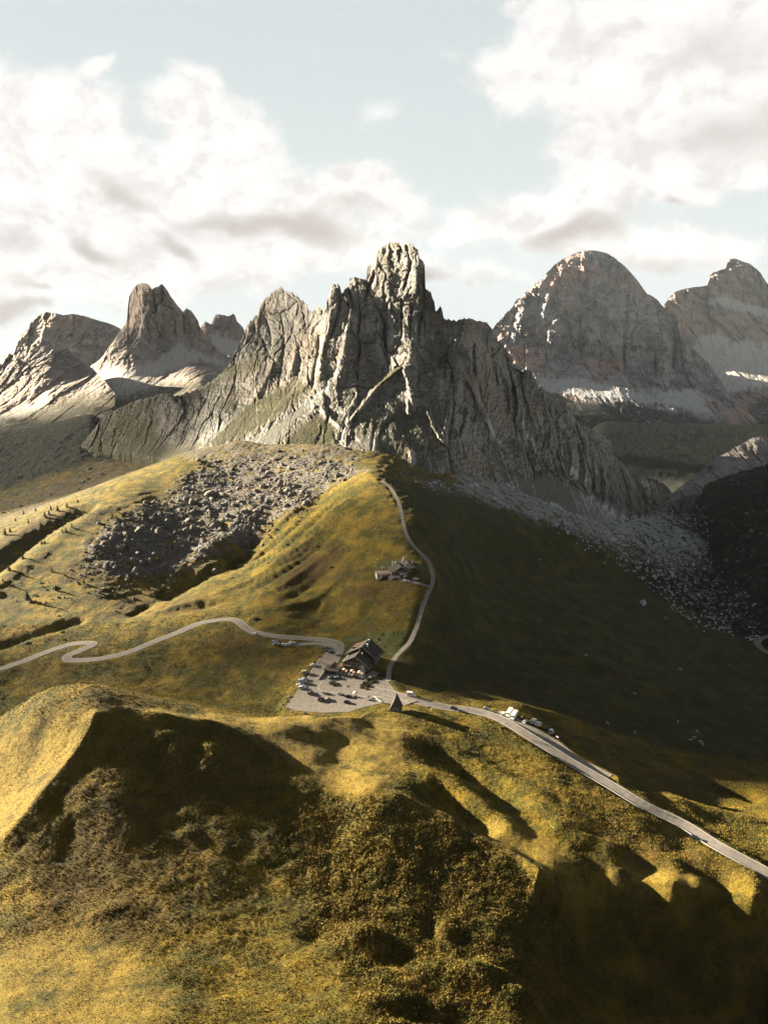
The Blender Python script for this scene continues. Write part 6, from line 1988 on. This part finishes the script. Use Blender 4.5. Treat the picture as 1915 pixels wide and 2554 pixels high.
pp = make_person()
PEOPLE = [(c6(1250, 620), 'red', 160, 'walker in a red jacket leading the group of three on the car park'), (c6(1275, 598), 'dark', 170, 'walker in dark clothes in the middle of the group of three'), (c6(1302, 618), 'orange', 175, 'walker in an orange top at the right of the group of three'),
          (c3(572, 820), 'dark', 90, 'hiker in dark clothes alone on the golden crest above the car park'), (c3(652, 832), 'dark', 90, 'leftmost hiker of the trio on the golden crest'), (c3(668, 836), 'grey', 80, 'middle hiker of the trio on the golden crest, in grey'), (c3(685, 830), 'white', 60, 'hiker in a white top at the right of the trio on the crest'),
          (c3(1038, 725), 'grey', 20, 'person in grey on the crest just left of the chapel'), (c3(1088, 730), 'white', -20, 'person in a white top on the crest nearest the chapel'), (c7(265, 80), 'blue', 90, 'person in blue crossing the junction behind the white fence'),
          (c7(1595, 305), 'dark', 105, 'person in dark clothes walking along the right road'), (c4(885, 690), 'dark', 110, 'person in black at the roadside opposite the caravans'), (c4(858, 695), 'orange', 110, 'person in orange at the roadside opposite the caravans'), ((1048, 1573), 'white', 0, 'person in a white top walking up the footpath'),
          (c3(1432, 262), 'dark', 0, 'person in dark clothes on the footpath beside the planted bank'), ((415, 1758), 'orange', 60, 'hiker in an orange top on the rim of the left summit'), ((1620, 2016), 'dark', 120, 'person in dark clothes out on the shaded right road')]
for i, ((px, py), colr, hd, lab) in enumerate(PEOPLE):
    o = pp if i == 0 else copy_tree(pp)
    x, y, z = ground_at(px, py)
    o.location = (x, y, z + .1); o.rotation_euler = (0, 0, R(-hd))
    recolour(o, 'jacket', CLOTH[colr])
    tag(o, lab, 'person')

M_COW = simple_mat('cow_hide', (.36, .33, .29), .9, .1, var=.25, scale=1.3)
M_COWB = simple_mat('brown_hide', (.13, .075, .04), .9, .1, var=.2, scale=1.3)


def make_cow():
    v = [(0, -.85, 1.18), (0, -.3, 1.12), (0, .35, 1.10), (0, .8, 1.18), (0, 1.1, 1.32), (0, 1.35, 1.38), (0, 1.62, 1.18), (0, 1.74, 1.06), (0, -1.0, 1.2), (0, -1.08, .6),
         (-.22, -.8, .95), (-.24, -.72, .72), (-.24, -.92, .45), (-.24, -.88, .04), (.22, -.8, .95), (.24, -.6, .72), (.24, -.78, .45), (.24, -.74, .04),
         (-.2, .72, .85), (-.22, .74, .45), (-.22, .72, .04), (.2, .72, .85), (.22, .84, .45), (.22, .8, .04), (-.2, 1.4, 1.46), (.2, 1.4, 1.46)]
    e = [(0, 1), (1, 2), (2, 3), (3, 4), (4, 5), (5, 6), (6, 7), (0, 8), (8, 9), (0, 10), (10, 11), (11, 12), (12, 13), (0, 14), (14, 15), (15, 16), (16, 17), (3, 18), (18, 19), (19, 20), (3, 21), (21, 22), (22, 23), (5, 24), (5, 25)]
    r = [.30, .38, .38, .32, .2, .17, .12, .1, .05, .03, .17, .11, .07, .06, .17, .11, .07, .06, .14, .08, .06, .14, .08, .06, .04, .04]
    return skinned('cow', v, e, r, M_COW, 1)


cow = make_cow()
for i, (px, py, kind) in enumerate([(1514, 1806, 'w'), (1720, 1848, 'w'), (1729, 1842, 'w'), (1748, 1856, 'w'), (1752, 1860, 'w'), (1743, 1852, 'w'), (1690, 1803, 'w'), (1696, 1672, 'w'), (1460, 1637, 'w'), (1738, 1828, 'w'), (1581, 1732, 'w'), (1133, 1595, 'b'), (1261, 1606, 'b'), (1236, 1640, 'b'), (1264, 1634, 'b'), (1353, 1675, 'b'), (1450, 1784, 'b'), (1710, 1783, 'b'), (1582, 1830, 'w'), (1345, 1398, 'w')]):
    o = cow if i == 0 else cow.copy()
    if i: COL.objects.link(o)
    x, y, z = ground_at(px, py)
    o.location = (x, y, z); o.rotation_euler = (0, 0, RNG.uniform(0, 6.28)); o.scale = (1.1, 1.1, 1.1)
    if kind == 'b':
        o.material_slots[0].link = 'OBJECT'; o.material_slots[0].material = M_COWB
    if i == 0: lab, g = 'pale cow alone on the lit grass strip right of the lay-by', None
    elif kind == 'b': lab, g = 'brown cow grazing on the dark right slope', 'brown cows on the dark slope'
    elif 1 <= i <= 5: lab, g = 'pale cow in the little herd on the shaded right meadow', 'pale cows of the little herd'
    else: lab, g = 'pale cow grazing far from the others on the dark right slope', 'scattered pale cows on the right slope'
    if 'group' in o.keys(): del o['group']
    tag(o, lab, 'cow', g)


# ------------------------------------------------------------------ grass: small bent tufts standing on the turf (one mass, nobody could count it)
def grass_field(name, n, y0, y1, seed, label):
    rg = np.random.default_rng(seed)
    Y = np.exp(rg.uniform(math.log(y0), math.log(y1), n)); X = rg.uniform(-.64, .66, n) * Y
    dens = .30 + .60 * smooth(-.35, .25, fbm(X / 6, Y / 6, 3, seed)) + sample(MASK['shrub'], X, Y) * .3
    keep = (rg.uniform(0, 1, n) < dens) & (sample(NOFUZZ, X, Y) < .05) & (rg.uniform(0, 1, n) > .55 * sample(MASK['dry'], X, Y)) & (sample(MASK['rock'], X, Y) < .3)
    X, Y = X[keep], Y[keep]; m = len(X)
    Z = sample(GZ, X, Y)
    h = rg.uniform(.18, .42, m) * (1 + .5 * sample(MASK['shrub'], X, Y)) * (Y / 250.0) ** .45 * (1 - .45 * sample(MASK['dry'], X, Y))
    w = h * rg.uniform(.30, .55, m)
    V = np.empty((m, 2, 3, 3), np.float32)
    for k in range(2):
        a = rg.uniform(0, math.pi, m); cx, cy = np.cos(a) * w, np.sin(a) * w
        lx, ly = rg.normal(.15, .3, m) * h, rg.normal(-.05, .3, m) * h
        V[:, k, 0] = np.c_[X - cx, Y - cy, Z - .06]; V[:, k, 1] = np.c_[X + cx, Y + cy, Z - .06]; V[:, k, 2] = np.c_[X + lx, Y + ly, Z + h]
    tint = np.repeat(np.clip(.5 + .5 * fbm(X / 10, Y / 10, 3, seed + 4) * 1.6 + rg.normal(0, .22, m), 0, 1), 6)
    tip = np.tile([0, 0, 1.0], 2 * m)
    nv = m * 6
    me = bpy.data.meshes.new(name)
    me.vertices.add(nv); me.vertices.foreach_set('co', V.ravel())
    me.loops.add(nv); me.loops.foreach_set('vertex_index', np.arange(nv, dtype=np.int32))
    me.polygons.add(nv // 3); me.polygons.foreach_set('loop_start', np.arange(0, nv, 3, dtype=np.int32))
    me.update(calc_edges=True)
    for k, v in (('tint', tint), ('shr', np.repeat(sample(MASK['shrub'], X, Y), 6)), ('flank_shd', np.repeat(sample(MASK['flank_shade'], X, Y), 6))):
        at = me.attributes.new(k, 'FLOAT', 'POINT'); at.data.foreach_set('value', v.astype(np.float32))
    mt, T, b = new_mat('grass_blades', .9, .1)
    c = T.mix(T.ramp(attr(T, 'tint'), .15, .8), (0.080, 0.066, 0.012), (0.215, 0.150, 0.024))
    c = T.mix(T.math('MULTIPLY', attr(T, 'shr'), .6), c, T.mix(T.ramp(attr(T, 'tint'), .3, .7), (0.058, 0.060, 0.014), (0.165, 0.110, 0.028)))
    c = T.mix(T.math('MULTIPLY', attr(T, 'flank_shd'), .7), c, (0.030, 0.030, 0.011))  # same flank shade put into the blade colour
    link(T, c, b.inputs['Base Color'])
    me.materials.append(mt)
    o = bpy.data.objects.new(name, me); COL.objects.link(o)
    return tag(o, label, 'grass', None, 'stuff')


grass_field('grass', 760000, 95, 520, 77, 'golden autumn grass tufts covering the hillsides')

# ------------------------------------------------------------------ unseen translucent slabs added off to the left, to shade parts of the land
def shade_mat(name, T_):
    m = bpy.data.materials.new(name); m.use_nodes = True
    t = NT(m.node_tree)
    out = t.n('ShaderNodeOutputMaterial')
    tr = t.n('ShaderNodeBsdfTransparent'); df = t.n('ShaderNodeBsdfDiffuse', {'Color': (.85, .84, .82, 1)})
    mx = t.n('ShaderNodeMixShader', {0: 1 - math.sqrt(T_), 1: tr.outputs[0], 2: df.outputs[0]})
    m.node_tree.links.new(mx.outputs[0], out.inputs[0])
    return m


def shade_bank(poly, H, T_, cell, thick, seed):
    """poly: the ground it shades, at the height of the pass"""
    k = H / math.tan(SUN_EL)
    ox, oy = math.sin(SUN_AZ) * k, math.cos(SUN_AZ) * k
    xs = [p[0] for p in poly]; ys = [p[1] for p in poly]
    X, Y = np.meshgrid(np.arange(min(xs) - 4 * cell, max(xs) + 4 * cell, cell), np.arange(min(ys) - 4 * cell, max(ys) + 4 * cell, cell))
    s = cell * 9
    wx = X + cell * 2.2 * fbm(X / s, Y / s, 4, seed); wy = Y + cell * 2.2 * fbm(X / s + 50, Y / s, 4, seed + 1)
    ins = in_poly(wx, wy, poly); d, _ = seg_dist(wx, wy, poly + [poly[0]])
    sd = np.where(ins, d, 0.0)
    th = thick * np.sqrt(np.clip(sd / (cell * 6), 0, 1)) * (.75 + .5 * fbm(X / s * 2, Y / s * 2, 4, seed + 3))
    n = X.size; nr, nc = X.shape
    idx = np.arange(n).reshape(nr, nc)
    on = ins[:-1, :-1] | ins[1:, :-1] | ins[:-1, 1:] | ins[1:, 1:]
    a, b, c, e = idx[:-1, :-1][on], idx[:-1, 1:][on], idx[1:, 1:][on], idx[1:, :-1][on]
    V = np.vstack([np.c_[(X + ox).ravel(), (Y + oy).ravel(), (H + th * .7).ravel()], np.c_[(X + ox).ravel(), (Y + oy).ravel(), (H - th * .3 - .5).ravel()]])
    Fc = np.vstack([np.c_[a, b, c, e], np.c_[a, e, c, b] + n])
    used = np.unique(Fc); mp2 = np.zeros(2 * n, int); mp2[used] = np.arange(len(used))
    V, Fc = V[used], mp2[Fc]
    me = bpy.data.meshes.new('cloud')
    me.vertices.add(len(V)); me.vertices.foreach_set('co', V.astype(np.float32).ravel())
    me.loops.add(len(Fc) * 4); me.loops.foreach_set('vertex_index', Fc.astype(np.int32).ravel())
    me.polygons.add(len(Fc)); me.polygons.foreach_set('loop_start', np.arange(0, len(Fc) * 4, 4, dtype=np.int32))
    me.update(calc_edges=True)
    me.materials.append(shade_mat('shade_slab_film', T_))
    o = bpy.data.objects.new('cloud', me); COL.objects.link(o)
    o['kind'] = 'structure'
    return o


shade_bank([(-300, 900), (60, 800), (170, 670), (300, 640), (700, 590), (1350, 470), (1700, 500), (1700, 900), (1000, 1500), (300, 1800), (-100, 1700)], 1300, .78, 30, 90, 1)
shade_bank([(-100, 990), (300, 880), (700, 790), (1150, 690), (1400, 720), (1400, 1000), (700, 1300), (0, 1500)], 1380, .45, 26, 90, 6)
shade_bank([(-1500, 1000), (-500, 960), (-250, 990), (80, 1060), (0, 1700), (-1500, 1800)], 1450, .22, 30, 90, 2)
shade_bank([(-300, 2200), (1800, 2000), (2200, 3500), (2100, 6000), (0, 6000)], 2000, .22, 90, 200, 3)
shade_bank([(-500, 372), (-105, 366), (-35, 410), (-55, 478), (-260, 512), (-500, 515)], 1300, .32, 9, 40, 4)
shade_bank([(-170, 455), (10, 412), (150, 420), (225, 530), (150, 605), (0, 598), (-110, 560)], 1320, .27, 9, 40, 5)

# ------------------------------------------------------------------ haze: one closed box of thin air round camera and scene
hm = bpy.data.materials.new('haze_air')
hm.use_nodes = True
HT = NT(hm.node_tree)
hv = HT.n('ShaderNodeVolumePrincipled', {'Color': (0.72, 0.85, 0.95, 1), 'Density': 0.4e-5, 'Anisotropy': 0.15})
ho = HT.n('ShaderNodeOutputMaterial')
hm.node_tree.links.new(hv.outputs[0], ho.inputs['Volume'])
bmh = bmesh.new()
bmesh.ops.create_cube(bmh, size=1.0)
for v_ in bmh.verts:
    v_.co = (v_.co.x * 13000, v_.co.y * 9900 + 4750, v_.co.z * 2900 - 240)
meh = bpy.data.meshes.new('haze')
bmh.to_mesh(meh); bmh.free()
meh.materials.append(hm)
hz = bpy.data.objects.new('haze', meh)
hz['kind'] = 'stuff'
COL.objects.link(hz)
